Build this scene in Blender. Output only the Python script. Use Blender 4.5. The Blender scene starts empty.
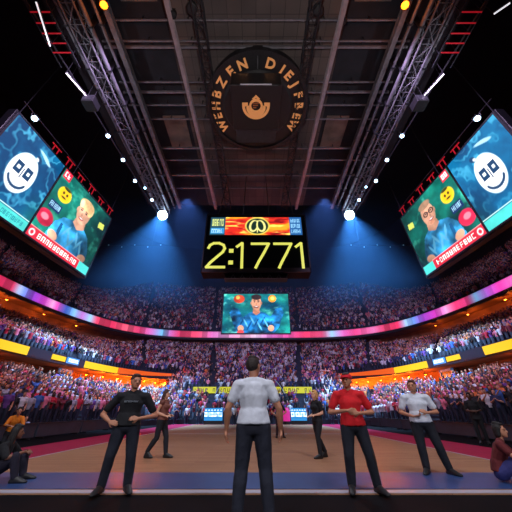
import bpy, bmesh, math, random
import numpy as np
from mathutils import Vector, Matrix, Euler

random.seed(11)
rng = np.random.default_rng(11)
PI = math.pi
C = bpy.context.scene.collection
S = bpy.context.scene

# ------------------------------------------------------------------ camera, world, lights, exposure
TILT = math.radians(30.0)
FPX = 270.0
HC = 1.15
cam = bpy.data.objects.new('camera', bpy.data.cameras.new('camera'))
C.objects.link(cam)
cam.location = (0, 0, HC)
cam.rotation_euler = (PI / 2 + TILT, 0, 0)
cam.data.sensor_width = 36.0
cam.data.lens = FPX / 512.0 * 36.0
cam.data.clip_start = 0.05
cam.data.clip_end = 400
S.camera = cam

wd = bpy.data.worlds.new('world')
S.world = wd
wd.use_nodes = True
wd.node_tree.nodes['Background'].inputs[0].default_value = (0.06, 0.13, 0.32, 1)
wd.node_tree.nodes['Background'].inputs[1].default_value = 0.03

S.view_settings.view_transform = 'Standard'
S.view_settings.look = 'None'
S.view_settings.gamma = 1.0
S.view_settings.use_curve_mapping = False
S.view_settings.exposure = 0.0


def look(o, target):
    d = Vector(target) - Vector(o.location)
    o.rotation_euler = d.to_track_quat('-Z', 'Y').to_euler()


def spot(name, loc, target, power, color, angle=60, blend=0.5, radius=0.3):
    l = bpy.data.lights.new(name, 'SPOT')
    l.energy = power
    l.color = color
    l.spot_size = math.radians(angle)
    l.spot_blend = blend
    l.shadow_soft_size = radius
    o = bpy.data.objects.new(name, l)
    C.objects.link(o)
    o.location = loc
    look(o, target)
    return o


def point(name, loc, power, color, radius=0.2):
    l = bpy.data.lights.new(name, 'POINT')
    l.energy = power
    l.color = color
    l.shadow_soft_size = radius
    o = bpy.data.objects.new(name, l)
    C.objects.link(o)
    o.location = loc
    return o


BEAM = (0.30, 0.62, 1.0)
for s in (-1, 1):
    # added wash lights without fixtures, brightening the stands
    spot('stand_wash_light', (s * 9, 8, 25.4), (s * 30, 34, 7), 19000, (0.80, 0.58, 1.0), 95, 0.7)
    spot('stand_wash_light', (s * 9, 26.6, 25.4), (s * 15, 66, 10), 21000, (0.58, 0.54, 1.0), 100, 0.8)
    spot('stand_wash_light', (s * 6, 12, 25.4), (s * 17, 26, 1.5), 6000, (1.0, 0.60, 0.84), 70, 0.7)
    # key lights for the court
    spot('court_key_light', (s * 6, -3, 25.4), (s * 2.5, 7.0, 1.0), 7000, (0.90, 0.92, 1.0), 60, 0.6)
    # the two bright beams at the far ends of the outer trusses, with haze below them
    spot('beam_light', (s * 13.3, 30.2, 26.0), (s * 16.5, 36, 0), 190000, BEAM, 78, 1.0, 0.15)
spot('court_key_light', (0, 27, 25.4), (0, 6, 0), 5000, (0.85, 0.85, 1.0), 60, 0.6)
for s in (-1, 1):
    # unseen front spots added behind the camera to brighten the people
    spot('balcony_spot', (s * 9, -12, 10.5), (s * 1.0, 7, 1.2), 4200, (0.95, 0.93, 1.0), 48, 0.5)
# added uplights without fixtures, bringing out the ceiling steel
spot('rig_work_light', (0, 1, 9), (0, 7, 28), 5600, (1.0, 0.93, 0.9), 84, 0.9, 0.6)
for s in (-1, 1):
    spot('rig_work_light', (s * 15.5, 8, 21), (s * 12.5, 20, 28), 1300, (0.92, 0.92, 1.0), 120, 0.9, 0.4)


# ------------------------------------------------------------------ helpers
def lin(c):
    return tuple((x / 12.92 if x <= 0.04045 else ((x + 0.055) / 1.055) ** 2.4) for x in c)


def rgb(r, g, b):
    return lin((r / 255.0, g / 255.0, b / 255.0))


def dirpx(u, v):
    dx = (u - 256) / FPX
    dy = (256 - v) / FPX
    return Vector((dx, math.cos(TILT) - math.sin(TILT) * dy, math.sin(TILT) + math.cos(TILT) * dy))


def PY(u, v, Y):
    d = dirpx(u, v)
    k = Y / d.y
    return Vector((d.x * k, Y, HC + d.z * k))


def PZ(u, v, z):
    d = dirpx(u, v)
    k = (z - HC) / d.z
    return Vector((d.x * k, d.y * k, z))


MATS = {}


def mat(name, color, rough=0.6, metal=0.0, noise=0.0, nscale=8.0, bump=0.0, emit=None, estr=0.0):
    if name in MATS:
        return MATS[name]
    m = bpy.data.materials.new(name)
    m.use_nodes = True
    nt = m.node_tree
    b = nt.nodes['Principled BSDF']
    b.inputs['Base Color'].default_value = (*color, 1)
    b.inputs['Roughness'].default_value = rough
    b.inputs['Metallic'].default_value = metal
    if noise or bump:
        tc = nt.nodes.new('ShaderNodeTexCoord')
        n = nt.nodes.new('ShaderNodeTexNoise')
        n.inputs['Scale'].default_value = nscale
        n.inputs['Detail'].default_value = 4
        nt.links.new(tc.outputs['Object'], n.inputs['Vector'])
        if noise:
            r = nt.nodes.new('ShaderNodeValToRGB')
            r.color_ramp.elements[0].position = 0.3
            r.color_ramp.elements[1].position = 0.7
            r.color_ramp.elements[0].color = (*[max(0, c * (1 - noise)) for c in color], 1)
            r.color_ramp.elements[1].color = (*[min(1, c * (1 + noise)) for c in color], 1)
            nt.links.new(n.outputs['Fac'], r.inputs['Fac'])
            nt.links.new(r.outputs['Color'], b.inputs['Base Color'])
        if bump:
            bn = nt.nodes.new('ShaderNodeBump')
            bn.inputs['Strength'].default_value = bump
            bn.inputs['Distance'].default_value = 0.02
            nt.links.new(n.outputs['Fac'], bn.inputs['Height'])
            nt.links.new(bn.outputs['Normal'], b.inputs['Normal'])
    if emit is not None:
        b.inputs['Emission Color'].default_value = (*emit, 1)
        b.inputs['Emission Strength'].default_value = estr
    MATS[name] = m
    return m


def led_mat(name, strength):
    """LED wall: each diode gives off the colour stored for it."""
    if name in MATS:
        return MATS[name]
    m = bpy.data.materials.new(name)
    m.use_nodes = True
    nt = m.node_tree
    b = nt.nodes['Principled BSDF']
    b.inputs['Base Color'].default_value = (0.01, 0.01, 0.012, 1)
    b.inputs['Roughness'].default_value = 0.8
    b.inputs['Specular IOR Level'].default_value = 0.05
    a = nt.nodes.new('ShaderNodeAttribute')
    a.attribute_name = 'led'
    nt.links.new(a.outputs['Color'], b.inputs['Emission Color'])
    b.inputs['Emission Strength'].default_value = strength
    MATS[name] = m
    return m


def attr_mat(name, attr, rough=0.8):
    if name in MATS:
        return MATS[name]
    m = bpy.data.materials.new(name)
    m.use_nodes = True
    nt = m.node_tree
    b = nt.nodes['Principled BSDF']
    b.inputs['Roughness'].default_value = rough
    a = nt.nodes.new('ShaderNodeAttribute')
    a.attribute_name = attr
    nt.links.new(a.outputs['Color'], b.inputs['Base Color'])
    MATS[name] = m
    return m


def objcol_mat(name, rough=0.85):
    if name in MATS:
        return MATS[name]
    m = bpy.data.materials.new(name)
    m.use_nodes = True
    nt = m.node_tree
    b = nt.nodes['Principled BSDF']
    b.inputs['Roughness'].default_value = rough
    a = nt.nodes.new('ShaderNodeObjectInfo')
    nt.links.new(a.outputs['Color'], b.inputs['Base Color'])
    MATS[name] = m
    return m


def link(name, me, parent=None):
    o = bpy.data.objects.new(name, me)
    C.objects.link(o)
    if parent is not None:
        o.parent = parent
    return o


def tag(o, label, cat, group=None, kind=None):
    o['label'] = label
    o['category'] = cat
    if group:
        o['group'] = group
    if kind:
        o['kind'] = kind
    return o


def thing(name, loc, label, cat, group=None, rz=0.0):
    o = bpy.data.objects.new(name, None)
    C.objects.link(o)
    o.empty_display_size = 0.2
    o.location = loc
    o.rotation_euler = (0, 0, rz)
    return tag(o, label, cat, group)


class MB:
    """collects shapes, then links them as one mesh object"""

    def __init__(self):
        self.v = []
        self.f = []
        self.mi = []
        self.cur = 0

    def mesh(self, vs, fs):
        n = len(self.v)
        self.v += [tuple(p) for p in vs]
        self.f += [tuple(i + n for i in f) for f in fs]
        self.mi += [self.cur] * len(fs)
        return self

    def box(self, lo, hi, M=None):
        x0, y0, z0 = lo
        x1, y1, z1 = hi
        vs = [Vector(p) for p in ((x0, y0, z0), (x1, y0, z0), (x1, y1, z0), (x0, y1, z0),
                                  (x0, y0, z1), (x1, y0, z1), (x1, y1, z1), (x0, y1, z1))]
        if M is not None:
            vs = [M @ p for p in vs]
        return self.mesh(vs, [(0, 3, 2, 1), (4, 5, 6, 7), (0, 1, 5, 4), (1, 2, 6, 5), (2, 3, 7, 6), (3, 0, 4, 7)])

    def bar(self, p0, p1, w, h=None, up=(0, 0, 1)):
        """square bar from p0 to p1"""
        h = h or w
        p0, p1 = Vector(p0), Vector(p1)
        d = (p1 - p0)
        L = d.length
        if L < 1e-6:
            return self
        d.normalize()
        u = Vector(up)
        if abs(d.dot(u)) > 0.98:
            u = Vector((0, 1, 0))
        r = d.cross(u).normalized()
        u = r.cross(d)
        a, b = r * w / 2, u * h / 2
        vs = [p0 - a - b, p0 + a - b, p0 + a + b, p0 - a + b, p1 - a - b, p1 + a - b, p1 + a + b, p1 - a + b]
        return self.mesh(vs, [(0, 1, 2, 3), (7, 6, 5, 4), (0, 4, 5, 1), (1, 5, 6, 2), (2, 6, 7, 3), (3, 7, 4, 0)])

    def tube(self, pts, r, n=8, cap=True):
        pts = [Vector(p) for p in pts]
        rs = r if isinstance(r, (list, tuple)) else [r] * len(pts)
        vs = []
        for i, p in enumerate(pts):
            d = (pts[min(i + 1, len(pts) - 1)] - pts[max(i - 1, 0)]).normalized()
            u = Vector((0, 0, 1)) if abs(d.z) < 0.95 else Vector((0, 1, 0))
            a = d.cross(u).normalized()
            b = a.cross(d)
            for k in range(n):
                t = 2 * PI * k / n
                vs.append(p + a * (rs[i] * math.cos(t)) + b * (rs[i] * math.sin(t)))
        fs = []
        for i in range(len(pts) - 1):
            for k in range(n):
                k2 = (k + 1) % n
                fs.append((i * n + k, i * n + k2, (i + 1) * n + k2, (i + 1) * n + k))
        if cap:
            fs.append(tuple(range(n - 1, -1, -1)))
            fs.append(tuple((len(pts) - 1) * n + k for k in range(n)))
        return self.mesh(vs, fs)

    def lathe(self, prof, c, n=32, axis='z'):
        """profile [(r, z)] turned about the vertical through c"""
        c = Vector(c)
        vs = []
        for r, z in prof:
            for k in range(n):
                t = 2 * PI * k / n
                vs.append(c + Vector((r * math.cos(t), r * math.sin(t), z)))
        fs = []
        for i in range(len(prof) - 1):
            for k in range(n):
                k2 = (k + 1) % n
                fs.append((i * n + k, i * n + k2, (i + 1) * n + k2, (i + 1) * n + k))
        fs.append(tuple(range(n - 1, -1, -1)))
        fs.append(tuple((len(prof) - 1) * n + k for k in range(n)))
        return self.mesh(vs, fs)

    def build(self, name, ms, parent=None, smooth=False, bevel=0.0):
        me = bpy.data.meshes.new(name)
        me.from_pydata(self.v, [], self.f)
        if not isinstance(ms, (list, tuple)):
            ms = [ms]
        for m in ms:
            me.materials.append(m)
        me.polygons.foreach_set('material_index', self.mi)
        if smooth:
            me.polygons.foreach_set('use_smooth', [True] * len(me.polygons))
        me.validate()
        me.update()
        bm = bmesh.new()
        bm.from_mesh(me)
        bmesh.ops.recalc_face_normals(bm, faces=bm.faces)
        bm.to_mesh(me)
        bm.free()
        o = link(name, me, parent)
        if bevel:
            b = o.modifiers.new('bevel', 'BEVEL')
            b.width = bevel
            b.segments = 2
            b.limit_method = 'ANGLE'
        return o


def struct(name, mb, m, **k):
    o = mb.build(name, m, **k)
    o['kind'] = 'structure'
    return o


# ------------------------------------------------------------------ materials
M_dark = mat('dark_steel', rgb(38, 38, 44), 0.5, 0.3, 0.2, 3)
M_black = mat('black_paint', rgb(16, 16, 20), 0.5)
M_steel = mat('rig_steel', rgb(124, 122, 130), 0.45, 0.35, 0.25, 2.0)
M_steel2 = mat('worn_rig_steel', rgb(104, 104, 112), 0.55, 0.3, 0.3, 2.0)
M_tier = mat('tier_concrete', rgb(40, 40, 54), 0.9, 0, 0.3, 1.2)
M_wall = mat('dark_wall', rgb(26, 32, 50), 0.9, 0, 0.25, 0.3)
M_roof = mat('roof_dark', rgb(22, 24, 32), 0.9, 0, 0.3, 0.3)
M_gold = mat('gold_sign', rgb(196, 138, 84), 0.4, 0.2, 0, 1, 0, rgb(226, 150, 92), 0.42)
M_redrig = mat('red_neon', rgb(120, 14, 24), 0.4, 0, 0, 1, 0, rgb(214, 26, 42), 0.4)  # red rigging; glow added so the screen brackets show in the dark
M_lamp = mat('lamp_lens', (1, 1, 1), 0.2, 0, 0, 1, 0, (0.62, 0.85, 1.0), 30.0)
M_lamp_s = mat('small_lamp_lens', (1, 1, 1), 0.2, 0, 0, 1, 0, (0.45, 0.78, 1.0), 9.0)
M_lamp_o = mat('orange_lamp_lens', (1, 0.4, 0.1), 0.3, 0, 0, 1, 0, rgb(255, 120, 20), 3.0)
M_tube = mat('tube_lamp', (1, 1, 1), 0.3, 0, 0, 1, 0, (0.92, 0.93, 1.0), 0.9)

# ------------------------------------------------------------------ bowl geometry
NP = 4.0
Y0 = 8.0


def curve_pts(a, e, n=220, ystart=-6.0):
    """U-shaped plan curve: straight from (-a, ystart), round the far end (0, e), back to (a, ystart)"""
    t = np.linspace(0, PI, n)
    c, s = np.cos(t), np.sin(t)
    x = -a * np.sign(c) * np.abs(c) ** (2 / NP)
    y = Y0 + (e - Y0) * np.abs(s) ** (2 / NP)
    x = np.concatenate([[-a], x, [a]])
    y = np.concatenate([[ystart], y, [ystart]])
    # uniform resample
    d = np.r_[0, np.cumsum(np.hypot(np.diff(x), np.diff(y)))]
    q = np.linspace(0, d[-1], n)
    return np.stack([np.interp(q, d, x), np.interp(q, d, y)], 1), d[-1]


def far_w(x, a, lo=0.66, hi=0.97):
    """0 along the sides, 1 at the far end of the bowl"""
    r = np.clip((hi - np.abs(x) / a) / (hi - lo), 0, 1)
    return r * r * (3 - 2 * r)


# tier: a0,a1 half widths; e0,e1 far-end depth; z0; z1 at sides, z1 at far end
TIERS = {
    'lower': dict(a=(12.4, 23.4), e=(36.0, 53.0), z0=0.45, z1=(4.0, 6.7), rows=15, w=(0.56, 0.72)),
    'mid': dict(a=(23.9, 36.6), e=(53.6, 70.0), z0=7.0, z1=(13.0, 15.3), rows=20, w=(0.66, 0.97)),
    'upper': dict(a=(38.2, 52.0), e=(67.8, 92.0), z0=18.3, z1=(30.0, 40.0), rows=28, w=(0.66, 0.97)),
}


def tier_row(T, k):
    t = k / T['rows']
    a = T['a'][0] + (T['a'][1] - T['a'][0]) * t
    e = T['e'][0] + (T['e'][1] - T['e'][0]) * t
    p, L = curve_pts(a, e)
    w = far_w(p[:, 0], a, *T['w'])
    z = T['z0'] + (T['z1'][0] + (T['z1'][1] - T['z1'][0]) * w - T['z0']) * t
    return p, z, L


def loft(rows, closed=False):
    """rows: list of (n,3) arrays -> verts, faces"""
    n = rows[0].shape[0]
    vs = np.concatenate(rows)
    fs = []
    for i in range(len(rows) - 1):
        for j in range(n - 1):
            fs.append((i * n + j, i * n + j + 1, (i + 1) * n + j + 1, (i + 1) * n + j))
    return vs.tolist(), fs


def z3(p, z):
    return np.column_stack([p, np.broadcast_to(z, p.shape[0])])


for nm, T in TIERS.items():
    rows = []
    p, z, L = tier_row(T, 0)
    rows.append(z3(p, z - 0.35))
    for k in range(T['rows']):
        p, z, L = tier_row(T, k)
        p2, zz, L = tier_row(T, k + 1)
        rows.append(z3(p, z))          # front edge of the tread
        rows.append(z3(p2, z))         # back of the tread
    p, z, L = tier_row(T, T['rows'])
    rows.append(z3(p, z + 0.3))
    vs, fs = loft(rows)
    mb = MB().mesh(vs, fs)
    struct('stand_' + nm, mb, M_tier)

# front wall of the lower stand, recess walls, ribbon overhang, outer walls, roof
def band(name, m, prof, wr=(0.66, 0.97)):
    """prof: list of (a, e, z) or (a, e, zside, zfar)"""
    rows = []
    for q in prof:
        p, L = curve_pts(q[0], q[1])
        z = q[2] if len(q) == 3 else q[2] + (q[3] - q[2]) * far_w(p[:, 0], q[0], *wr)
        rows.append(z3(p, z))
    vs, fs = loft(rows)
    return struct(name, MB().mesh(vs, fs), m)


M_rec = mat('recess_wall', rgb(120, 84, 62), 0.9, 0, 0.3, 0.6)
band('trim_front', M_tier, [(12.4, 36, 0.1), (12.4, 36, -0.1)])
band('wall_club_lounge', M_rec, [(23.5, 53.1, 3.95, 6.6), (27.5, 53.6, 3.95, 6.6), (27.5, 53.6, 6.05, 6.62), (23.9, 53.2, 6.05, 6.62)], (0.56, 0.72))
band('wall_suites', M_rec, [(36.6, 70.0, 13.0, 15.3), (39.8, 71.4, 13.0, 15.3), (39.8, 71.4, 16.3), (37.6, 67.3, 16.3)])
band('trim_gallery', mat('fascia_dark', rgb(24, 26, 38), 0.7), [(37.6, 67.3, 16.3), (37.4, 67.05, 16.35), (37.4, 67.05, 18.55), (37.8, 67.4, 18.6), (38.2, 67.8, 18.3)])
band('wall_outer', M_wall, [(52.1, 92.1, 29.9, 39.9), (53.2, 93.2, 30.0, 40.0), (54.0, 94.0, 58)])
struct('ceiling_roof', MB().box((-62, -14, 58), (62, 104, 58.6)), M_roof)

# floor
def floor_mat():
    m = bpy.data.materials.new('court_floor')
    m.use_nodes = True
    nt = m.node_tree
    b = nt.nodes['Principled BSDF']
    tc = nt.nodes.new('ShaderNodeTexCoord')
    br = nt.nodes.new('ShaderNodeTexBrick')
    br.inputs['Scale'].default_value = 1.0
    br.inputs['Brick Width'].default_value = 1.6
    br.inputs['Row Height'].default_value = 0.14
    br.inputs['Mortar Size'].default_value = 0.004
    br.inputs['Color1'].default_value = (*rgb(166, 122, 92), 1)
    br.inputs['Color2'].default_value = (*rgb(150, 106, 80), 1)
    br.inputs['Mortar'].default_value = (*rgb(110, 78, 60), 1)
    nt.links.new(tc.outputs['Object'], br.inputs['Vector'])
    nt.links.new(br.outputs['Color'], b.inputs['Base Color'])
    b.inputs['Roughness'].default_value = 0.6
    b.inputs['Specular IOR Level'].default_value = 0.15
    return m


M_fl = mat('arena_floor', rgb(12, 10, 14), 0.85, 0, 0.3, 0.8)
M_fl.node_tree.nodes['Principled BSDF'].inputs['Specular IOR Level'].default_value = 0.08
struct('floor', MB().box((-62, -14, -0.5), (62, 104, -0.02)), M_fl)
struct('floor_court', MB().box((-6.5, 5.75, -0.02), (6.5, 33.0, 0.0)), floor_mat())
M_maroon = mat('court_maroon', rgb(160, 30, 66), 0.6, 0, 0.1, 2)
M_maroon.node_tree.nodes['Principled BSDF'].inputs['Specular IOR Level'].default_value = 0.15
mb = MB()
for s in (-1, 1):
    mb.box((min(s * 6.5, s * 8.7), 5.75, -0.02), (max(s * 6.5, s * 8.7), 33, 0.0))
mb.box((-8.7, 33, -0.02), (8.7, 34, 0.0))
struct('trim_court_apron', mb, M_maroon)
M_navy = mat('court_navy', rgb(44, 70, 122), 0.4, 0, 0.15, 2)
struct('trim_court_baseline', MB().box((-8.7, 6.02, 0.0), (8.7, 7.45, 0.008)), M_navy)
struct('trim_baseline', MB().box((-11, 5.75, 0.0), (11, 5.93, 0.009)), mat('court_line', rgb(176, 170, 184), 0.4))
mb = MB()
for s in (-1, 1):
    mb.box((s * 6.46 - 0.03, 7.45, 0.0), (s * 6.46 + 0.03, 33, 0.006))
mb.box((-6.46, 19.5, 0), (6.46, 19.56, 0.006))
vs = []
n = 64
for r in (1.8, 1.86):
    for k in range(n):
        vs.append((r * math.cos(2 * PI * k / n), 19.53 + r * math.sin(2 * PI * k / n), 0.006))
mb.mesh(vs, [(k, (k + 1) % n, n + (k + 1) % n, n + k) for k in range(n)])
struct('trim_court_lines', mb, MATS['court_line'])

# suspended ceiling deck over the rig
def deck_mat():
    m = bpy.data.materials.new('ceiling_deck')
    m.use_nodes = True
    nt = m.node_tree
    b = nt.nodes['Principled BSDF']
    tc = nt.nodes.new('ShaderNodeTexCoord')
    br = nt.nodes.new('ShaderNodeTexBrick')
    br.offset = 0.0
    br.inputs['Scale'].default_value = 1.0
    br.inputs['Brick Width'].default_value = 1.15
    br.inputs['Row Height'].default_value = 1.5
    br.inputs['Mortar Size'].default_value = 0.03
    br.inputs['Color1'].default_value = (*rgb(106, 93, 90), 1)
    br.inputs['Color2'].default_value = (*rgb(88, 78, 78), 1)
    br.inputs['Mortar'].default_value = (*rgb(70, 60, 62), 1)
    n = nt.nodes.new('ShaderNodeTexNoise')
    n.inputs['Scale'].default_value = 0.35
    n.inputs['Detail'].default_value = 5
    mx = nt.nodes.new('ShaderNodeMixRGB')
    mx.blend_type = 'MULTIPLY'
    mx.inputs[0].default_value = 0.6
    nt.links.new(tc.outputs['Object'], br.inputs['Vector'])
    nt.links.new(tc.outputs['Object'], n.inputs['Vector'])
    nt.links.new(br.outputs['Color'], mx.inputs[1])
    nt.links.new(n.outputs['Fac'], mx.inputs[2])
    nt.links.new(mx.outputs[0], b.inputs['Base Color'])
    b.inputs['Roughness'].default_value = 0.9
    return m


DZ = 28.6
M_drape = mat('black_drape', rgb(26, 27, 36), 0.95, 0, 0.3, 1.0)
struct('ceiling', MB().box((-7.2, -8, DZ), (7.2, 32, DZ + 0.3)), deck_mat())
mb = MB()
for s in (-1, 1):
    x0, x1 = sorted((s * 7.2, s * 16.5))
    mb.box((x0, -8, DZ + 0.02), (x1, 32, DZ + 0.3))
struct('ceiling_drape', mb, M_drape)
mb = MB()
for s in (-1, 1):
    for (xa, xb, ya, yb) in ((7.6, 10.4, 4.0, 8.2), (7.6, 10.0, 17.5, 21.5)):
        x0, x1 = sorted((s * xa, s * xb))
        mb.box((x0, ya, DZ - 0.08), (x1, yb, DZ + 0.02))
struct('ceiling_panels', mb, mat('ceiling_board', rgb(104, 88, 82), 0.9, 0, 0.3, 0.8))


# ------------------------------------------------------------------ lighting rig under the ceiling
def box_truss(name, p0, p1, w, h, bay, label, rch=0.05, rbr=0.025, m=None, group=None):
    """four chords with zigzag bracing between them"""
    m = m or M_steel
    p0, p1 = Vector(p0), Vector(p1)
    root = thing(name, p0, label, 'truss', group)
    d = p1 - p0
    L = d.length
    d.normalize()
    r = d.cross(Vector((0, 0, 1))).normalized()
    u = Vector((0, 0, 1))
    cs = [r * w / 2 + u * h / 2, -r * w / 2 + u * h / 2, -r * w / 2 - u * h / 2, r * w / 2 - u * h / 2]
    for c in cs:
        MB().tube([c, c + d * L], rch, 8).build('chord', m, root, smooth=False)
    b = MB()
    nb = max(2, int(L / bay))
    for i in range(nb):
        a0, a1 = d * (L * i / nb), d * (L * (i + 1) / nb)
        for k in range(4):
            c0, c1 = cs[k], cs[(k + 1) % 4]
            if i % 2:
                c0, c1 = c1, c0
            b.bar(a0 + c0, a1 + c1, rbr * 2)
            b.bar(a0 + cs[k], a0 + cs[(k + 1) % 4], rbr * 1.6)
    b.build('bracing', m, root)
    return root


def girder(name, p0, p1, w, h, label, m=None, group=None):
    """rolled steel joist: two flanges and a web"""
    m = m or M_steel
    p0, p1 = Vector(p0), Vector(p1)
    d = p1 - p0
    root = thing(name, p0, label, 'beam', group)
    b = MB()
    b.bar(Vector((0, 0, h / 2)), d + Vector((0, 0, h / 2)), w, 0.05)
    b.bar(Vector((0, 0, -h / 2)), d + Vector((0, 0, -h / 2)), w, 0.05)
    b.build('flange', m, root)
    MB().bar(Vector((0, 0, 0)), d, 0.05, h).build('web', m, root)
    return root


SIDE = {-1: 'left', 1: 'right'}
for s in (-1, 1):
    w_ = SIDE[s]
    box_truss('lighting_truss', (s * 13.4, -6, 26.6), (s * 13.4, 31, 26.6), 1.0, 0.9, 1.2,
              'long grey lattice truss ending at the bright spotlight, %s of the scoreboard' % w_, 0.075, 0.03, M_steel2)
    for k, (dx, dz, rr, desc) in enumerate(((-0.9, -0.1, 0.17, 'thick pale pipe beside the inner face of the %s spotlight truss'),
                                            (1.0, 0.15, 0.13, 'thinner pale pipe along the outer face of the %s spotlight truss'),
                                            (-1.6, 0.3, 0.12, 'slim grey pipe furthest inside the %s spotlight truss'))):
        x = s * (13.4 + dx)
        t = thing('conduit_pipe', (x, -6, 26.5 + dz), desc % w_, 'pipe')
        MB().tube([(0, 0, 0), (0, 36.5, 0)], rr, 10).build('pipe', M_steel2, t, smooth=True)
        for i in range(13):
            MB().box((-rr - 0.05, i * 3 - 0.06, -rr - 0.05), (rr + 0.05, i * 3 + 0.06, 2.1 - dz - 0.02)).build('hanger', M_dark, t)
    girder('ceiling_girder', (s * 11.2, -6, 27.4), (s * 11.2, 31, 27.4), 0.42, 0.55,
           'wide mauve grey girder just inside the %s spotlight truss' % w_, M_steel2)
    girder('ceiling_girder', (s * 6.9, -6, 27.2), (s * 5.9, 31, 27.2), 0.34, 0.5,
           'pale mauve girder midway between round sign and %s spotlight truss' % w_, mat('pale_rig_steel', rgb(150, 140, 148), 0.45, 0.2, 0.2, 2))
    box_truss('ceiling_truss', (s * 4.5, -6, 27.3), (s * 4.1, 31, 27.3), 0.75, 0.8, 0.9,
              'dark lattice truss passing close by the %s rim of the round sign' % w_, 0.05, 0.025, M_dark)

cross_v = [20, 41, 47, 82, 92, 105, 119, 148, 160, 175, 188]
ORD = ['first', 'second', 'third', 'fourth', 'fifth', 'sixth', 'seventh', 'eighth', 'ninth', 'tenth', 'eleventh', 'twelfth',
       'thirteenth', 'fourteenth', 'fifteenth', 'sixteenth', 'seventeenth', 'eighteenth', 'nineteenth', 'twentieth']
for i, v in enumerate(cross_v):
    y = PZ(150, v, 27.9).y
    wide = v in (47, 92, 148, 175)
    t = thing('cross_beam', (0, y, 27.9), 'horizontal steel cross beam, %s one down from the top of the ceiling' % ORD[i], 'beam')
    wd_ = 0.16 if wide else 0.11
    MB().bar((-12.8, 0, 0), (12.8, 0, 0), wd_, wd_ * 1.5).build('rail', M_steel, t)
    for x in (-12.0, -9, -5.4, 5.4, 9, 12.0):
        MB().box((x - 0.04, -0.04, 0.05), (x + 0.04, 0.04, DZ - 27.9)).build('hanger_rod', M_dark, t)

# ---- lamps
def flood(name, loc, target, r, depth, lens_m, label, group=None, cat='spotlight', top=None):
    t = thing(name, loc, label, cat, group)
    d = (Vector(target) - Vector(loc)).normalized()
    q = d.to_track_quat('Z', 'Y').to_matrix().to_4x4()
    hb = MB()
    n = 20
    prof = [(0.25 * r, -depth), (0.7 * r, -depth * 0.95), (0.95 * r, -depth * 0.3), (1.08 * r, 0.0), (1.08 * r, 0.06 * depth), (0.98 * r, 0.06 * depth), (0.95 * r, -0.02)]
    tmp = MB().lathe(prof, (0, 0, 0), n)
    hb.mesh([q @ Vector(p) for p in tmp.v], tmp.f)
    hb.build('housing', M_black, t, smooth=False)
    tmp = MB().lathe([(0.1 * r, 0.01), (0.92 * r, 0.0), (0.92 * r, 0.02), (0.1 * r, 0.05)], (0, 0, 0), n)
    MB().mesh([q @ Vector(p) for p in tmp.v], tmp.f).build('lens', lens_m, t)
    y = MB()
    hgt = (top - loc[2]) if top else r * 2.2
    side = q @ Vector((1, 0, 0))
    side.z = 0
    side.normalize()
    for k in (-1, 1):
        y.bar(side * (k * 1.2 * r) - d * depth * 0.4, side * (k * 1.2 * r) + Vector((0, 0, r * 1.5)), 0.05)
    y.bar(side * (-1.2 * r) + Vector((0, 0, r * 1.5)), side * (1.2 * r) + Vector((0, 0, r * 1.5)), 0.05)
    y.bar((0, 0, r * 1.5), (0, 0, max(hgt, r * 1.6)), 0.06)
    y.build('yoke', M_dark, t)
    return t


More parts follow.
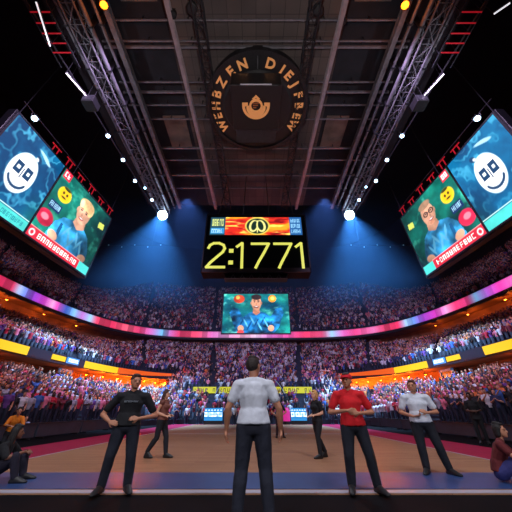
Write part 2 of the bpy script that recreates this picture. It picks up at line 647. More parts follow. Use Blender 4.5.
for s in (-1, 1):
    flood('stage_spotlight', (s * 13.4, 30.6, 25.6), (0, 0, 3), 0.7, 0.9, M_lamp,
          'blazing blue white spotlight at the end of the %s outer truss' % SIDE[s], None, 'spotlight', 26.2)
for s, spots in ((-1, [(108, 136), (123, 160), (135, 181), (145, 188), (152, 200)]), (1, [(402, 136), (387, 160), (376, 181), (366, 187), (359, 200)])):
    b = MB()
    pts = []
    for i, (u, v) in enumerate(spots):
        p = PZ(u, v, 25.4)
        pts.append(p)
        flood('rail_spotlight', tuple(p), (s * 3, 4, 2), 0.2 if i not in (3,) else 0.14, 0.4, M_lamp_s,
              'small blue white spotlight under the outer rail, %s from the %s screen side' % (ORD[i], SIDE[s]), 'small rail spotlights', 'spotlight', 26.0)
    t = thing('spotlight_rail', (0, 0, 0), 'dark rail carrying five small spotlights above the %s screen' % SIDE[s], 'rail')
    a, e = Vector((s * 16.2, 6, 26.05)), Vector((s * 14.3, 31, 26.05))
    MB().tube([a, e], 0.07, 8).build('rail_tube', M_dark, t)
    for i in range(9):
        q = a.lerp(e, i / 8)
        MB().bar(q, (q.x, q.y, DZ + 0.02), 0.04).build('drop_rod', M_dark, t)
    # white tube lamps and a speaker box
    for j, (uv0, uv1) in enumerate((((66, 73), (87, 97)), ((36, 2), (50, 46)))):
        if s == 1:
            uv0, uv1 = ((444, 74), (423, 97)) if j == 0 else ((510, 3), (494, 14))
        p0, p1 = PZ(uv0[0], uv0[1], 24.6), PZ(uv1[0], uv1[1], 24.6)
        t = thing('tube_light', p0, ('slim white tube light hung outside the %s truss' if j == 0 else 'slim white tube light beside red rigging near %s top corner') % SIDE[s], 'light')
        MB().tube([Vector((0, 0, 0)), p1 - p0], 0.05, 8).build('tube', M_tube, t)
        b = MB()
        b.bar(Vector((0, 0, 0.1)), p1 - p0 + Vector((0, 0, 0.1)), 0.16, 0.08)
        for q in (Vector((0, 0, 0)), p1 - p0):
            b.bar(q + Vector((0, 0, 0.1)), q + Vector((0, 0, 4.0)), 0.03)
        b.build('housing', M_dark, t)
    p = PZ(91 if s < 0 else 419, 103, 24.4)
    t = thing('hanging_speaker', p, 'black speaker box hung at the lower end of the %s white tube light' % SIDE[s], 'speaker')
    MB().box((-0.5, -0.5, -0.5), (0.5, 0.5, 0.35)).build('cabinet', M_black, t, bevel=0.05)
    MB().box((-0.42, -0.54, -0.42), (0.42, -0.5, 0.28)).build('speaker_grille', M_dark, t)
    MB().tube([(0, 0, 0.35), (0, 0, 4.2)], 0.03).build('hanging_cable', M_dark, t)
    # orange lamp
    p = PZ(104 if s < 0 else 405, 5, 25.9)
    flood('orange_lamp', tuple(p), (0, 6, 0), 0.26, 0.5, M_lamp_o, 'small orange lamp glowing near the top edge, %s ceiling' % SIDE[s], None, 'lamp', 28.5)
    point('orange_lamp_glow', p + Vector((0, 0.0, -0.5)), 160, rgb(255, 120, 20), 0.2)
    # red lit rigging bars near the top corners
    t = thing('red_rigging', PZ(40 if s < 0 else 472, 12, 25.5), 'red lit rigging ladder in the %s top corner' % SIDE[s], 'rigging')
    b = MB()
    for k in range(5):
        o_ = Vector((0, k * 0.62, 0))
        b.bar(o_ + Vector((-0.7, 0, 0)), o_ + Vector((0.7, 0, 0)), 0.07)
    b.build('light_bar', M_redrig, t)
    b = MB()
    for x in (-0.75, 0.75):
        b.bar((x, -1.0, 0.08), (x, 3.6, 0.08), 0.08)
        b.bar((x, 0, 0.08), (x, 0, 3.0), 0.05)
        b.bar((x, 2.6, 0.08), (x, 2.6, 3.0), 0.05)
    b.build('ladder_rail', M_dark, t)

# a row of tiny cyan lamps far back under the roof
for i in range(12):
    s = -1 if i < 6 else 1
    k = i % 6
    u = 96 + k * 13
    u = u if s < 0 else 512 - u
    p = PY(u, 247 - 2 * (k % 2), 70)
    t = thing('far_lamp', p, 'tiny cyan lamp in the row far behind the %s spotlight, %s from the wall' % (SIDE[s], ORD[k]), 'lamp', 'far row of tiny cyan lamps')
    MB().lathe([(0.12, -0.1), (0.18, 0.0), (0.02, 0.02)], (0, 0, 0), 10).build('housing', M_black, t)
    tmp = MB().box((-0.13, -0.2, -0.2), (0.13, -0.12, 0.0))
    tmp.build('lens', mat('far_lamp_lens', (1, 1, 1), 0.3, 0, 0, 1, 0, rgb(60, 130, 170), 1.0), t)
for s in (-1, 1):
    t = thing('far_lamp_rail', PY(90 if s < 0 else 422, 246, 70.2) + Vector((0, 0, 0.25)), 'dark rail holding the tiny cyan lamps behind the %s spotlight' % SIDE[s], 'rail')
    MB().bar((0, 0, 0), (-s * 21.0, 0, 0.0), 0.12).build('rail_tube', M_dark, t)
    MB().bar((-s * 2, 0, 0), (-s * 2, 0, 57.9 - t.location.z), 0.06).bar((-s * 19, 0, 0), (-s * 19, 0, 57.9 - t.location.z), 0.06).build('drop_rod', M_dark, t)

# hanging pale ceiling speakers / junction boxes
for i, (u, v) in enumerate(((192, 8), (318, 10), (173, 14), (343, 20))):
    p = PZ(u, v, 27.6)
    t = thing('ceiling_speaker', p, ['black round ceiling speaker left of the round sign at top edge', 'black round ceiling speaker right of the round sign at top edge',
                                     'smaller black ceiling unit beside the left pale girder', 'smaller black ceiling unit beside the right pale girder'][i], 'speaker')
    r = 0.4 if i < 2 else 0.28
    MB().lathe([(r * 0.8, -0.25), (r, -0.2), (r, 0.2), (r * 0.6, 0.35)], (0, 0, 0), 20).build('cabinet', M_black, t)
    MB().lathe([(r * 0.2, -0.29), (r * 0.7, -0.27), (r * 0.7, -0.25)], (0, 0, 0), 20).build('speaker_cone', M_dark, t)
    MB().tube([(0, 0, 0.3), (0, 0, 1.0)], 0.05).build('mount', M_dark, t)


# ------------------------------------------------------------------ text helper
def text_shape(s, size, extrude=0.02, bold=0.0):
    cu = bpy.data.curves.new('t', 'FONT')
    cu.body = s
    cu.size = size
    cu.extrude = extrude
    cu.align_x = 'CENTER'
    cu.align_y = 'CENTER'
    cu.resolution_u = 3
    cu.offset = bold
    o = bpy.data.objects.new('t', cu)
    C.objects.link(o)
    dg = bpy.context.evaluated_depsgraph_get()
    me = bpy.data.meshes.new_from_object(o.evaluated_get(dg))
    vs = [v.co.copy() for v in me.vertices]
    fs = [tuple(p.vertices) for p in me.polygons]
    bpy.data.objects.remove(o)
    bpy.data.curves.remove(cu)
    bpy.data.meshes.remove(me)
    return vs, fs


# ------------------------------------------------------------------ round sign under the ceiling
ring_c = Vector((0.15, 15.7, 26.9))
t = thing('round_sign', ring_c, 'big round black ceiling sign with a circle of gold letters', 'sign')
R = 4.85
MB().lathe([(R * 0.62, 1.2), (R, 1.1), (R, 0.35), (R + 0.12, 0.3), (R + 0.12, 0.0), (R - 0.25, 0.0), (R - 0.3, 0.18), (R * 0.70, 0.18), (R * 0.66, 0.0), (R * 0.62, 0.0)], (0, 0, 0), 72).build('drum', mat('sign_black', rgb(22, 22, 27), 0.55, 0, 0.15, 2), t)
b = MB()
for k in range(96):
    a = 2 * PI * k / 96
    d = Vector((math.cos(a), math.sin(a), 0))
    b.bar(d * (R * 0.93) + Vector((0, 0, 0.1)), d * (R * 1.03) + Vector((0, 0, -0.03)), 0.05, 0.05)
b.build('rim_fins', M_dark, t)
b = MB()
for k in range(8):
    a = 2 * PI * (k + 0.5) / 8
    d = Vector((math.cos(a), math.sin(a), 0))
    b.bar(d * 0.5 + Vector((0, 0, 0.6)), d * R * 0.7 + Vector((0, 0, 0.5)), 0.14, 0.3)
b.build('spokes', M_dark, t)
b = MB()
for k in range(4):
    a = 2 * PI * (k + 0.5) / 4
    d = Vector((math.cos(a) * 3.6, math.sin(a) * 3.6, 0))
    b.bar(d + Vector((0, 0, 1.0)), d + Vector((0, 0, DZ - 26.9)), 0.06)
b.build('hanger_rod', M_dark, t)
letters = [(-118, 'W'), (-102, 'E'), (-87, 'H'), (-71, 'B'), (-54, 'Z'), (-36, 'E'), (-19, 'N'),
           (16, 'D'), (32, 'I'), (43, 'E'), (57, 'J'), (72, 'F'), (87, 'B'), (102, 'E'), (117, 'W')]
lb = MB()
for ang, ch in letters:
    a = math.radians(ang)
    out = Vector((math.sin(a), -math.cos(a), 0))
    rt = Vector((math.cos(a), math.sin(a), 0))
    vs, fs = text_shape(ch, 1.1, 0.03, 0.035)
    lb.mesh([out * (R * 0.825 + p.y * 1.0) + rt * (p.x * 1.05) + Vector((0, 0, 0.12 - p.z)) for p in vs], fs)
lb.build('lettering', M_gold, t)
MB().bar((0, -R * 0.93, 0.12), (0, -R * 0.72, 0.12), 0.06).build('divider', M_steel2, t)

# square box hung below the round sign, gold crest on its underside
bz = 24.65
t = thing('hanging_box', (0.0, 14.4, bz), 'square black box with a gold crest hung below the round sign', 'sign')
MB().box((-2.15, -2.1, 0), (2.15, 2.05, 1.9)).build('cabinet', mat('box_black', rgb(24, 23, 28), 0.5, 0, 0.15, 2), t, bevel=0.06)
MB().box((-1.95, 2.05, 0.3), (1.95, 3.7, 1.7)).build('rear_cabinet', mat('box_grey', rgb(44, 42, 50), 0.6, 0, 0.2, 3), t, bevel=0.05)
MB().box((-1.3, -2.16, -0.02), (1.3, -2.1, 0.06)).build('light_strip', mat('pale_strip', rgb(170, 165, 175), 0.4, 0, 0, 1, 0, rgb(120, 120, 130), 0.5), t)
b = MB()
for (x, y) in ((-1.9, -1.8), (1.9, -1.8), (-1.9, 1.8), (1.9, 1.8)):
    b.bar((x, y, 1.9), (x, y, DZ - bz), 0.07)
b.build('hanger_rod', M_dark, t)
# crest: half disc shield, crescent cut and a gem; image up is -Y, drawn at (x, up)
def crest_pts(cx, cy, r, a0, a1, n=24):
    return [(cx + r * math.cos(a0 + (a1 - a0) * k / n), cy + r * math.sin(a0 + (a1 - a0) * k / n)) for k in range(n + 1)]


def slab(mbd, outer, inner, z0, z1):
    """band between two equally long polylines, thickness z0..z1; (x, up) -> (x, -up)"""
    n = len(outer)
    vs = [(p[0], -p[1], z) for z in (z0, z1) for p in outer] + [(p[0], -p[1], z) for z in (z0, z1) for p in inner]
    fs = []
    for k in range(n - 1):
        fs += [(k, k + 1, 2 * n + k + 1, 2 * n + k), (n + k, 3 * n + k, 3 * n + k + 1, n + k + 1), (k, n + k, n + k + 1, k + 1), (2 * n + k, 2 * n + k + 1, 3 * n + k + 1, 3 * n + k)]
    for k in (0, n - 1):
        fs.append((k, 2 * n + k, 3 * n + k, n + k))
    mbd.mesh(vs, fs)


b = MB()
slab(b, crest_pts(0, 0.3, 1.22, PI, 2 * PI), crest_pts(0, 0.3, 0.98, PI, 2 * PI), -0.05, 0.0)
slab(b, crest_pts(0, 0.18, 0.86, PI * 0.98, 2.02 * PI), crest_pts(0, 0.33, 0.62, PI * 0.98, 2.02 * PI), -0.06, 0.0)
b.box((-1.22, -0.62, -0.05), (-0.72, -0.3, 0.0))
b.box((0.72, -0.62, -0.05), (1.22, -0.3, 0.0))
slab(b, crest_pts(0, 0.35, 0.6, 0.1 * PI, 2.1 * PI, 32), crest_pts(0, 0.33, 0.42, 0.1 * PI, 2.1 * PI, 32), -0.08, 0.0)
slab(b, [(-0.35, 0.95), (0, 1.28), (0.35, 0.95)], [(-0.2, 0.92), (0, 1.05), (0.2, 0.92)], -0.06, 0)
b.build('crest', M_gold, t)
b = MB()
for k in range(3):
    b.box((-0.28, -0.62 + 0.2 * k, -0.07), (0.28 - 0.12 * k, -0.55 + 0.2 * k, 0))
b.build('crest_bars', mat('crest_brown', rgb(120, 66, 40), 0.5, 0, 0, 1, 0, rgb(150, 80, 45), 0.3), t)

# ------------------------------------------------------------------ LED picture painting (numpy), one colour per diode
def fbm(h, w, seed, cells=(3, 6, 12, 24)):
    r = np.random.default_rng(seed)
    out = np.zeros((h, w))
    for i, c in enumerate(cells):
        g = r.random((c + 1, c + 1))
        y = np.linspace(0, c - 1e-6, h)
        x = np.linspace(0, c - 1e-6, w)
        yi, xi = y.astype(int), x.astype(int)
        fy, fx = (y - yi)[:, None], (x - xi)[None]
        fy, fx = fy * fy * (3 - 2 * fy), fx * fx * (3 - 2 * fx)
        a = g[yi][:, xi] * (1 - fx) + g[yi][:, xi + 1] * fx
        b = g[yi + 1][:, xi] * (1 - fx) + g[yi + 1][:, xi + 1] * fx
        out += (a * (1 - fy) + b * fy) * 0.5 ** i
    out -= out.min()
    return out / out.max()


class Paint:
    def __init__(self, w, h, aspect, c):
        self.w, self.h, self.asp = w, h, aspect
        self.X, self.Y = np.meshgrid((np.arange(w) + 0.5) / w, (np.arange(h) + 0.5) / h)
        self.px = 1.0 / w
        self.im = np.ones((h, w, 3)) * np.array(c, float)

    def put(self, m, c, n=0.0, seed=0):
        m = np.clip(m, 0, 1)[..., None]
        c = np.array(c, float) * np.ones_like(self.im)
        if n:
            c = c * (1 - n + 2 * n * fbm(self.h, self.w, seed, (6, 12, 24)))[..., None]
        self.im = self.im * (1 - m) + c * m

    def ell(self, cx, cy, rx, ry, c, rot=0.0, n=0.0, seed=0, soft=None):
        dx, dy = self.X - cx, (self.Y - cy)
        dx = dx * self.asp
        ca, sa = math.cos(rot), math.sin(rot)
        a, b = dx * ca + dy * sa, -dx * sa + dy * ca
        d = np.sqrt((a / (rx * self.asp)) ** 2 + (b / ry) ** 2)
        s = soft or 1.5 / (min(rx * self.w, ry * self.h) + 1)
        self.put((1 - d) / s + 0.5, c, n, seed)

    def rect(self, x0, y0, x1, y1, c, n=0.0, seed=0):
        self.put(((self.X > x0) & (self.X < x1) & (self.Y > y0) & (self.Y < y1)).astype(float), c, n, seed)

    def poly(self, pts, c, n=0.0, seed=0):
        ins = np.zeros(self.X.shape, bool)
        j = len(pts) - 1
        for i in range(len(pts)):
            xi, yi = pts[i]
            xj, yj = pts[j]
            cond = ((yi > self.Y) != (yj > self.Y)) & (self.X < (xj - xi) * (self.Y - yi) / (yj - yi + 1e-12) + xi)
            ins ^= cond
            j = i
        self.put(ins.astype(float), c, n, seed)

    def glyphs(self, x0, y0, x1, y1, k, c, seed=0):
        """k small block letters between two corners"""
        r = np.random.default_rng(seed)
        cw = (x1 - x0) / k
        for i in range(k):
            a, b = x0 + cw * (i + 0.12), x0 + cw * (i + 0.84)
            t = cw * 0.22
            ty = (y1 - y0) * 0.2
            self.rect(a, y0, a + t, y1, c)
            if r.random() < 0.6:
                self.rect(b - t, y0, b, y1, c)
            for yy in (y0, (y0 + y1) / 2 - ty / 2, y1 - ty):
                if r.random() < 0.65:
                    self.rect(a, yy, b, yy + ty, c)


def led_wall(name, parent, im, x0, z0, x1, z1, y, m):
    """grid of diodes over a rectangle of the parent's xz plane, facing -y; one colour per corner"""
    h, w, _ = im.shape
    xs = np.linspace(x0, x1, w)
    zs = np.linspace(z1, z0, h)
    XX, ZZ = np.meshgrid(xs, zs)
    vs = np.stack([XX.ravel(), np.full(XX.size, y), ZZ.ravel()], 1)
    idx = np.arange(w * h).reshape(h, w)
    fs = np.stack([idx[1:, :-1].ravel(), idx[1:, 1:].ravel(), idx[:-1, 1:].ravel(), idx[:-1, :-1].ravel()], 1)
    me = bpy.data.meshes.new(name)
    me.from_pydata(vs.tolist(), [], fs.tolist())
    a = me.color_attributes.new('led', 'FLOAT_COLOR', 'POINT')
    l = np.clip(im.reshape(-1, 3) / 255.0, 0, 1)
    l = np.where(l <= 0.04045, l / 12.92, ((l + 0.055) / 1.055) ** 2.4)
    a.data.foreach_set('color', np.column_stack([l, np.ones(len(l))]).ravel())
    me.materials.append(m)
    me.update()
    return link(name, me, parent)


M_led = led_mat('led_diodes', 1.7)


def paint_emblem(flip, seed):
    p = Paint(120, 100, 1.0, (8, 60, 102))
    n = fbm(100, 120, seed)
    n2 = fbm(100, 120, seed + 5, (4, 9, 20, 40))
    sw = np.clip((np.sin(n * 22 + p.Y * 5) - 0.35) * 1.4, 0, 1)
    p.put(np.clip((n - 0.35) * 2.2, 0, 1) * 0.9, (14, 108, 156))
    p.put(sw * 0.9 * n2, (90, 196, 232))
    p.put(np.clip((p.X - 0.75) * 4, 0, 1) * np.clip((p.Y - 0.5) * 3, 0, 1) * 0.7, (14, 96, 84))
    p.put(np.clip((0.3 - p.X) * 3, 0, 1) * np.clip((p.Y - 0.5) * 3, 0, 1) * 0.6, (10, 60, 60))
    for k in range(5):
        p.ell(0.62 + 0.03 * k, 0.12 + 0.012 * k, 0.10 - 0.01 * k, 0.016, (170, 215, 235), 0.15)
    cx, cy = 0.50, 0.48
    p.ell(cx, cy, 0.215, 0.25, (236, 246, 250))
    p.ell(cx, cy, 0.19, 0.222, (252, 253, 253))
    dk = (22, 60, 96)
    for sx in (-1, 1):
        p.rect(cx + sx * 0.085 - 0.058, cy - 0.10, cx + sx * 0.085 + 0.058, cy + 0.045, dk)
        p.rect(cx + sx * 0.085 - 0.022, cy - 0.05, cx + sx * 0.085 + 0.024, cy - 0.01, (236, 246, 250))
    p.rect(cx - 0.012, cy - 0.06, cx + 0.012, cy + 0.07, dk)
    for k in range(17):
        t = math.radians(25 + 130 * k / 16)
        p.ell(cx + 0.15 * math.cos(t), cy + 0.06 + 0.125 * math.sin(t), 0.016, 0.018, dk)
    p.ell(cx + 0.10 * flip, cy - 0.265, 0.055, 0.035, dk, 0.5)
    p.ell(cx + 0.075 * flip, cy - 0.25, 0.03, 0.02, (230, 240, 245), 0.5)
    p.rect(0, 0.875, 1, 1, (70, 196, 190), 0.12, seed + 2)
    p.rect(0, 0.862, 1, 0.875, (190, 235, 230))
    p.glyphs(0.55, 0.905, 0.93, 0.965, 8, (36, 138, 150), seed)
    return p.im


def paint_fan(kind, seed):
    """kind 0: fair haired man; 1: man with glasses and short hair"""
    p = Paint(130, 110, 1.0, (10, 78, 74))
    f = 1 if kind == 0 else -1
    n = fbm(110, 130, seed)
    n2 = fbm(110, 130, seed + 3, (8, 16, 32, 50))
    p.put(np.clip((n - 0.4) * 2.0, 0, 1), (14, 120, 104))
    p.put(np.clip((n2 - 0.62) * 4, 0, 1) * 0.8, (60, 176, 150))
    p.put(np.clip((0.35 - n) * 3, 0, 1), (6, 44, 58))
    X = (lambda x: x if f > 0 else 1 - x)
    skin = (232, 172, 142) if kind == 0 else (226, 164, 134)
    sh = (44, 128, 178)
    sh2 = (24, 92, 144)
    cx = 0.53
    # shoulders, torso and arms
    p.poly([(X(0.18), 0.92), (X(0.22), 0.66), (X(0.30), 0.54), (X(0.46), 0.47), (X(0.62), 0.47), (X(0.76), 0.55), (X(0.86), 0.72), (X(0.90), 0.95), (X(0.2), 1.0)], sh, 0.75, seed + 7)
    p.poly([(X(0.30), 0.62), (X(0.34), 0.62), (X(0.36), 0.95), (X(0.31), 0.95)], sh2)
    p.poly([(X(0.70), 0.64), (X(0.73), 0.64), (X(0.75), 0.95), (X(0.70), 0.95)], sh2)
    for k in range(6):
        p.ell(X(0.42 + 0.06 * k), 0.66 + 0.05 * (k % 3), 0.018, 0.09, (86, 164, 204), 0.4 * (-1) ** k)
    p.ell(X(0.28), 0.82, 0.075, 0.055, skin, 0.4 * f)
    p.ell(X(0.80), 0.84, 0.075, 0.055, skin, -0.4 * f)
    # neck, head
    p.poly([(X(0.46), 0.38), (X(0.62), 0.38), (X(0.64), 0.50), (X(0.54), 0.56), (X(0.44), 0.50)], tuple(c * 0.85 for c in skin))
    p.ell(X(cx), 0.29, 0.115, 0.17, skin)
    p.ell(X(cx + 0.06), 0.31, 0.05, 0.12, tuple(c * 0.88 for c in skin))
    p.ell(X(cx - 0.11), 0.30, 0.022, 0.04, tuple(c * 0.85 for c in skin))
    if kind == 0:
        p.ell(X(cx), 0.165, 0.135, 0.085, (240, 196, 140), 0, 0.25, seed)
        p.ell(X(cx + 0.085), 0.20, 0.05, 0.085, (232, 184, 128), 0, 0.25, seed)
        p.ell(X(cx - 0.09), 0.19, 0.035, 0.06, (250, 214, 166))
    else:
        p.ell(X(cx), 0.15, 0.112, 0.055, (170, 130, 104), 0, 0.2, seed)
    eye = (52, 40, 44)
    for sx in (-1, 1):
        p.ell(X(cx - 0.012 + sx * 0.045), 0.275, 0.017, 0.010, eye)
        p.ell(X(cx - 0.012 + sx * 0.045), 0.248, 0.026, 0.007, (120, 80, 60), 0.15 * sx)
        if kind == 1:
            for k in range(20):
                t = 2 * PI * k / 20
                p.ell(X(cx - 0.012 + sx * 0.05 + 0.036 * math.cos(t)), 0.278 + 0.03 * math.sin(t), 0.008, 0.008, (30, 26, 32))
    if kind == 1:
        p.rect(min(X(cx - 0.03), X(cx + 0.01)), 0.27, max(X(cx - 0.03), X(cx + 0.01)), 0.278, (30, 26, 32))
    p.ell(X(cx - 0.02), 0.325, 0.018, 0.03, tuple(c * 0.82 for c in skin))
    p.ell(X(cx - 0.012), 0.385, 0.042, 0.020, (150, 52, 56))
    p.ell(X(cx - 0.012), 0.380, 0.034, 0.010, (245, 236, 230))
    if kind == 1:
        p.ell(X(cx - 0.01), 0.43, 0.05, 0.025, (196, 132, 104), 0, 0.2, seed)
    # light and dark mottling of the filmed picture
    tex = 0.72 + 0.5 * fbm(110, 130, seed + 11, (5, 14, 30, 60))
    p.im = p.im * tex[..., None]
    p.im *= (1 - 0.30 * np.clip((f * (p.X - 0.5)) * 2.2, 0, 1))[..., None]
    # badges
    p.rect(min(X(0.02), X(0.14)), 0.0, max(X(0.02), X(0.14)), 0.13, (206, 40, 66))
    p.glyphs(min(X(0.035), X(0.125)), 0.025, max(X(0.035), X(0.125)), 0.10, 2, (250, 232, 236), seed)
    p.ell(X(0.17), 0.30, 0.10, 0.105, (246, 204, 40))
    p.ell(X(0.17), 0.30, 0.078, 0.082, (240, 190, 24))
    for (ax, ay) in ((-0.025, -0.015), (0.03, -0.015)):
        p.ell(X(0.17 + ax), 0.30 + ay, 0.016, 0.02, (70, 52, 20))
    p.ell(X(0.17), 0.34, 0.035, 0.012, (70, 52, 20))
    p.ell(X(0.17), 0.215, 0.055, 0.02, (52, 60, 24))
    p.rect(min(X(0.05), X(0.22)), 0.45, max(X(0.05), X(0.22)), 0.56, (20, 46, 92))
    p.glyphs(min(X(0.06), X(0.21)), 0.47, max(X(0.06), X(0.21)), 0.54, 4, (150, 200, 230), seed + 1)
    p.ell(X(0.10), 0.70, 0.11, 0.10, (214, 40, 74), 0.3, 0.3, seed)
    p.ell(X(0.09), 0.69, 0.05, 0.04, (246, 130, 150))
    p.poly([(X(0.82), 0.20), (X(0.93), 0.18), (X(0.94), 0.27), (X(0.83), 0.29)], (190, 200, 90))
    # caption strip
    lo, hi = (0.0, 0.80) if kind == 0 else (0.2, 1.0)
    p.rect(0, 0.875, 1, 1, (70, 196, 190))
    p.rect(lo, 0.865, hi, 1, (196, 40, 58))
    p.rect(lo, 0.862, hi, 0.872, (240, 150, 150))
    p.ell(X(0.06), 0.935, 0.035, 0.042, (250, 240, 240))
    p.ell(X(0.06), 0.935, 0.02, 0.025, (196, 40, 58))
    p.glyphs(lo + 0.13 if kind == 0 else lo + 0.05, 0.90, hi - 0.04 if kind == 0 else hi - 0.12, 0.968, 11, (252, 244, 240), seed + 4)
    return p.im


def side_screen(s):
    q = -1 if s < 0 else 1
    mu = (lambda u: u if s < 0 else 512 - u)
    TRn = PY(mu(111), 219, 28.7)        # upper far corner
    TLn = PZ(mu(19), 114, TRn.z)        # upper near corner
    BRn = PY(mu(86), 276, 28.9)         # lower far corner
    ex = (TRn - TLn) if s < 0 else (TLn - TRn)
    W = ex.length
    ex.normalize()
    ez = TRn - BRn
    ez -= ex * ez.dot(ex)
    H = ez.length
    ez.normalize()
    ey = ez.cross(ex)
    org = TLn if s < 0 else TRn
    t = thing('big_screen', org, '', 'screen')
    t.rotation_euler = Matrix((ex, ey, ez)).transposed().to_euler()
    sp = PZ(mu(62.5), 167, TRn.z)
    fr = (sp - org).length
    g = 0.10
    MB().box((-0.3, 0.06, -H - 0.3), (W + 0.3, 0.9, 0.3)).build('cabinet', mat('screen_black', rgb(20, 20, 26), 0.5, 0.2), t, bevel=0.05)
    b = MB()
    for (x0, x1, z0, z1) in ((-0.16, 0, -H - 0.16, 0.16), (W, W + 0.16, -H - 0.16, 0.16), (0, W, 0, 0.16), (0, W, -H - 0.16, -H), (fr - g, fr + g, -H, 0)):
        b.box((x0, -0.05, z0), (x1, 0.07, z1))
    b.build('frame', M_dark, t)
    if s < 0:
        led_wall('led_panel', t, paint_emblem(1, 3), 0, -H, fr - g, 0, 0.0, M_led)
        led_wall('led_panel', t, paint_fan(0, 21), fr + g, -H, W, 0, 0.0, M_led)
        t['label'] = 'huge screen left of scoreboard showing round white emblem beside fair-haired man'
    else:
        led_wall('led_panel', t, paint_fan(1, 33), 0, -H, fr - g, 0, 0.0, M_led)
        led_wall('led_panel', t, paint_emblem(-1, 9), fr + g, -H, W, 0, 0.0, M_led)
        t['label'] = 'huge screen right of scoreboard showing man in glasses beside round white emblem'
    # red brackets along the upper edge, red glow put into their material
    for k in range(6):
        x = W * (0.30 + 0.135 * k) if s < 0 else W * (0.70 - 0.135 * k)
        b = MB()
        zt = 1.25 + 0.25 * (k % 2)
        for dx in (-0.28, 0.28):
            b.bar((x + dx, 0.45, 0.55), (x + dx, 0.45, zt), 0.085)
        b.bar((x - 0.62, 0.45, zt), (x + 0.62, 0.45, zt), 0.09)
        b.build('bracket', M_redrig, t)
        b = MB()
        b.bar((x - 0.28, 0.45, 0.2), (x - 0.28, 0.45, 0.55), 0.06).bar((x + 0.28, 0.45, 0.2), (x + 0.28, 0.45, 0.55), 0.06)
        b.build('bracket_foot', M_dark, t)
    b = MB()
    b.bar((-0.1, 0.45, 1.75), (W + 0.4, 0.45, 1.65), 0.07)
    for x in (0.2, W * 0.5, W - 0.1):
        b.bar((x, 0.45, 0.25), (x, 0.45, 12.0), 0.06)
    b.build('hanging_frame', M_dark, t)
    # lamp on the near upper corner
    xl = 0.9 if s < 0 else W - 0.9
    pl = t.matrix_basis @ Vector((xl, -0.3, 0.75))
    flood('screen_lamp', tuple(pl), (0, 6, 1), 0.26, 0.4, M_lamp_s, 'white lamp on the near upper corner of the %s huge screen' % SIDE[s], None, 'spotlight')
    return t


for s in (-1, 1):
    side_screen(s)

# ------------------------------------------------------------------ scoreboard over the court
SY = 25.0
zb, zt = PY(256, 272, SY).z, PY(256, 214.5, SY).z
hw = 5.75
t = thing('scoreboard', (0, SY, zb), 'big black scoreboard with yellow digits hanging over the court', 'scoreboard')
HH = zt - zb
b = MB().box((-hw, 0.1, 0.0), (hw, 1.7, HH))
M_sc = mat('score_black', rgb(9, 17, 26), 0.85)
M_sc.node_tree.nodes['Principled BSDF'].inputs['Specular IOR Level'].default_value = 0.1
b.build('cabinet', M_sc, t, bevel=0.08)
b = MB()
for (x0, x1, z0, z1) in ((-hw, -hw + 0.12, 0, HH), (hw - 0.12, hw, 0, HH), (-hw, hw, HH - 0.12, HH), (-hw, hw, 0, 0.5)):
    b.box((x0, 0.0, z0), (x1, 0.12, z1))
b.build('frame', mat('score_frame', rgb(34, 34, 48), 0.6, 0.2, 0.2, 2), t)
b = MB()
b.box((-3.3, 0.5, -0.5), (3.3, 1.5, 0.0))
b.build('under_tray', M_dark, t, bevel=0.04)
b = MB()
for k in range(14):
    x = -3.1 + 6.2 * k / 13
    b.bar((x, 0.45, -0.5), (x + (0.24 if k % 2 else -0.24), 0.45, -0.05), 0.05)
b.bar((-3.3, 0.45, -0.5), (3.3, 0.45, -0.5), 0.06)
b.build('tray_lattice', M_steel2, t)
b = MB()
for x in (-4.6, -1.6, 1.6, 4.6):
    b.tube([(x, 0.9, HH), (x * 0.8, 0.9, DZ - zb)], 0.05)
b.build('hanging_cable', M_dark, t)


def stroke_digit(ch):
    """centre lines of a digit in a 0..1 (x) by 0..2 (z) box"""
    if ch == '2':
        return [[(0.04, 1.58), (0.12, 1.82), (0.32, 1.97), (0.62, 1.98), (0.88, 1.82), (0.96, 1.55), (0.86, 1.25), (0.55, 0.85), (0.22, 0.42), (0.02, 0.06), (1.0, 0.06)]]
    if ch == '1':
        return [[(0.18, 1.68), (0.46, 1.96), (0.5, 1.96), (0.5, 0.02)]]
    if ch == '7':
        return [[(0.0, 1.93), (1.0, 1.93), (0.72, 1.2), (0.42, 0.5), (0.24, 0.02)]]
    return []


M_digit = mat('digit_led', rgb(60, 60, 20), 0.4, 0, 0, 1, 0, rgb(230, 230, 104), 1.0)
dz0 = PY(256, 268, SY).z - zb
dz1 = PY(256, 243, SY).z - zb
sc = (dz1 - dz0) / 2.0
xs_px = lambda u: (u - 256) / (FPX) * SY / dirpx(256, 256).y
def draw_digit(b, ch, x0, wd):
    for pl in stroke_digit(ch):
        for k in range(len(pl) - 1):
            a, c = pl[k], pl[k + 1]
            pa = Vector((x0 + a[0] * wd, -0.02, dz0 + a[1] * sc))
            pc = Vector((x0 + c[0] * wd, -0.02, dz0 + c[1] * sc))
            d = (pc - pa).normalized() * 0.09
            b.bar(pa - d, pc + d, 0.06, 0.28, up=(d.cross(Vector((0, 1, 0)))))


for ch, u0, u1 in (('2', 207.0, 225), ('1', 233.5, 250.5), ('7', 251.5, 269), ('7', 274.5, 292), ('1', 293.5, 311)):
    b = MB()
    draw_digit(b, ch, xs_px(u0), xs_px(u1) - xs_px(u0))
    b.build('digit', M_digit, t)
b = MB()
cx = xs_px(231)
for k in (0.42, 1.35):
    b.box((cx - 0.24, -0.05, dz0 + k * sc - 0.22), (cx + 0.24, 0.02, dz0 + k * sc + 0.22))
b.build('colon', M_digit, t)
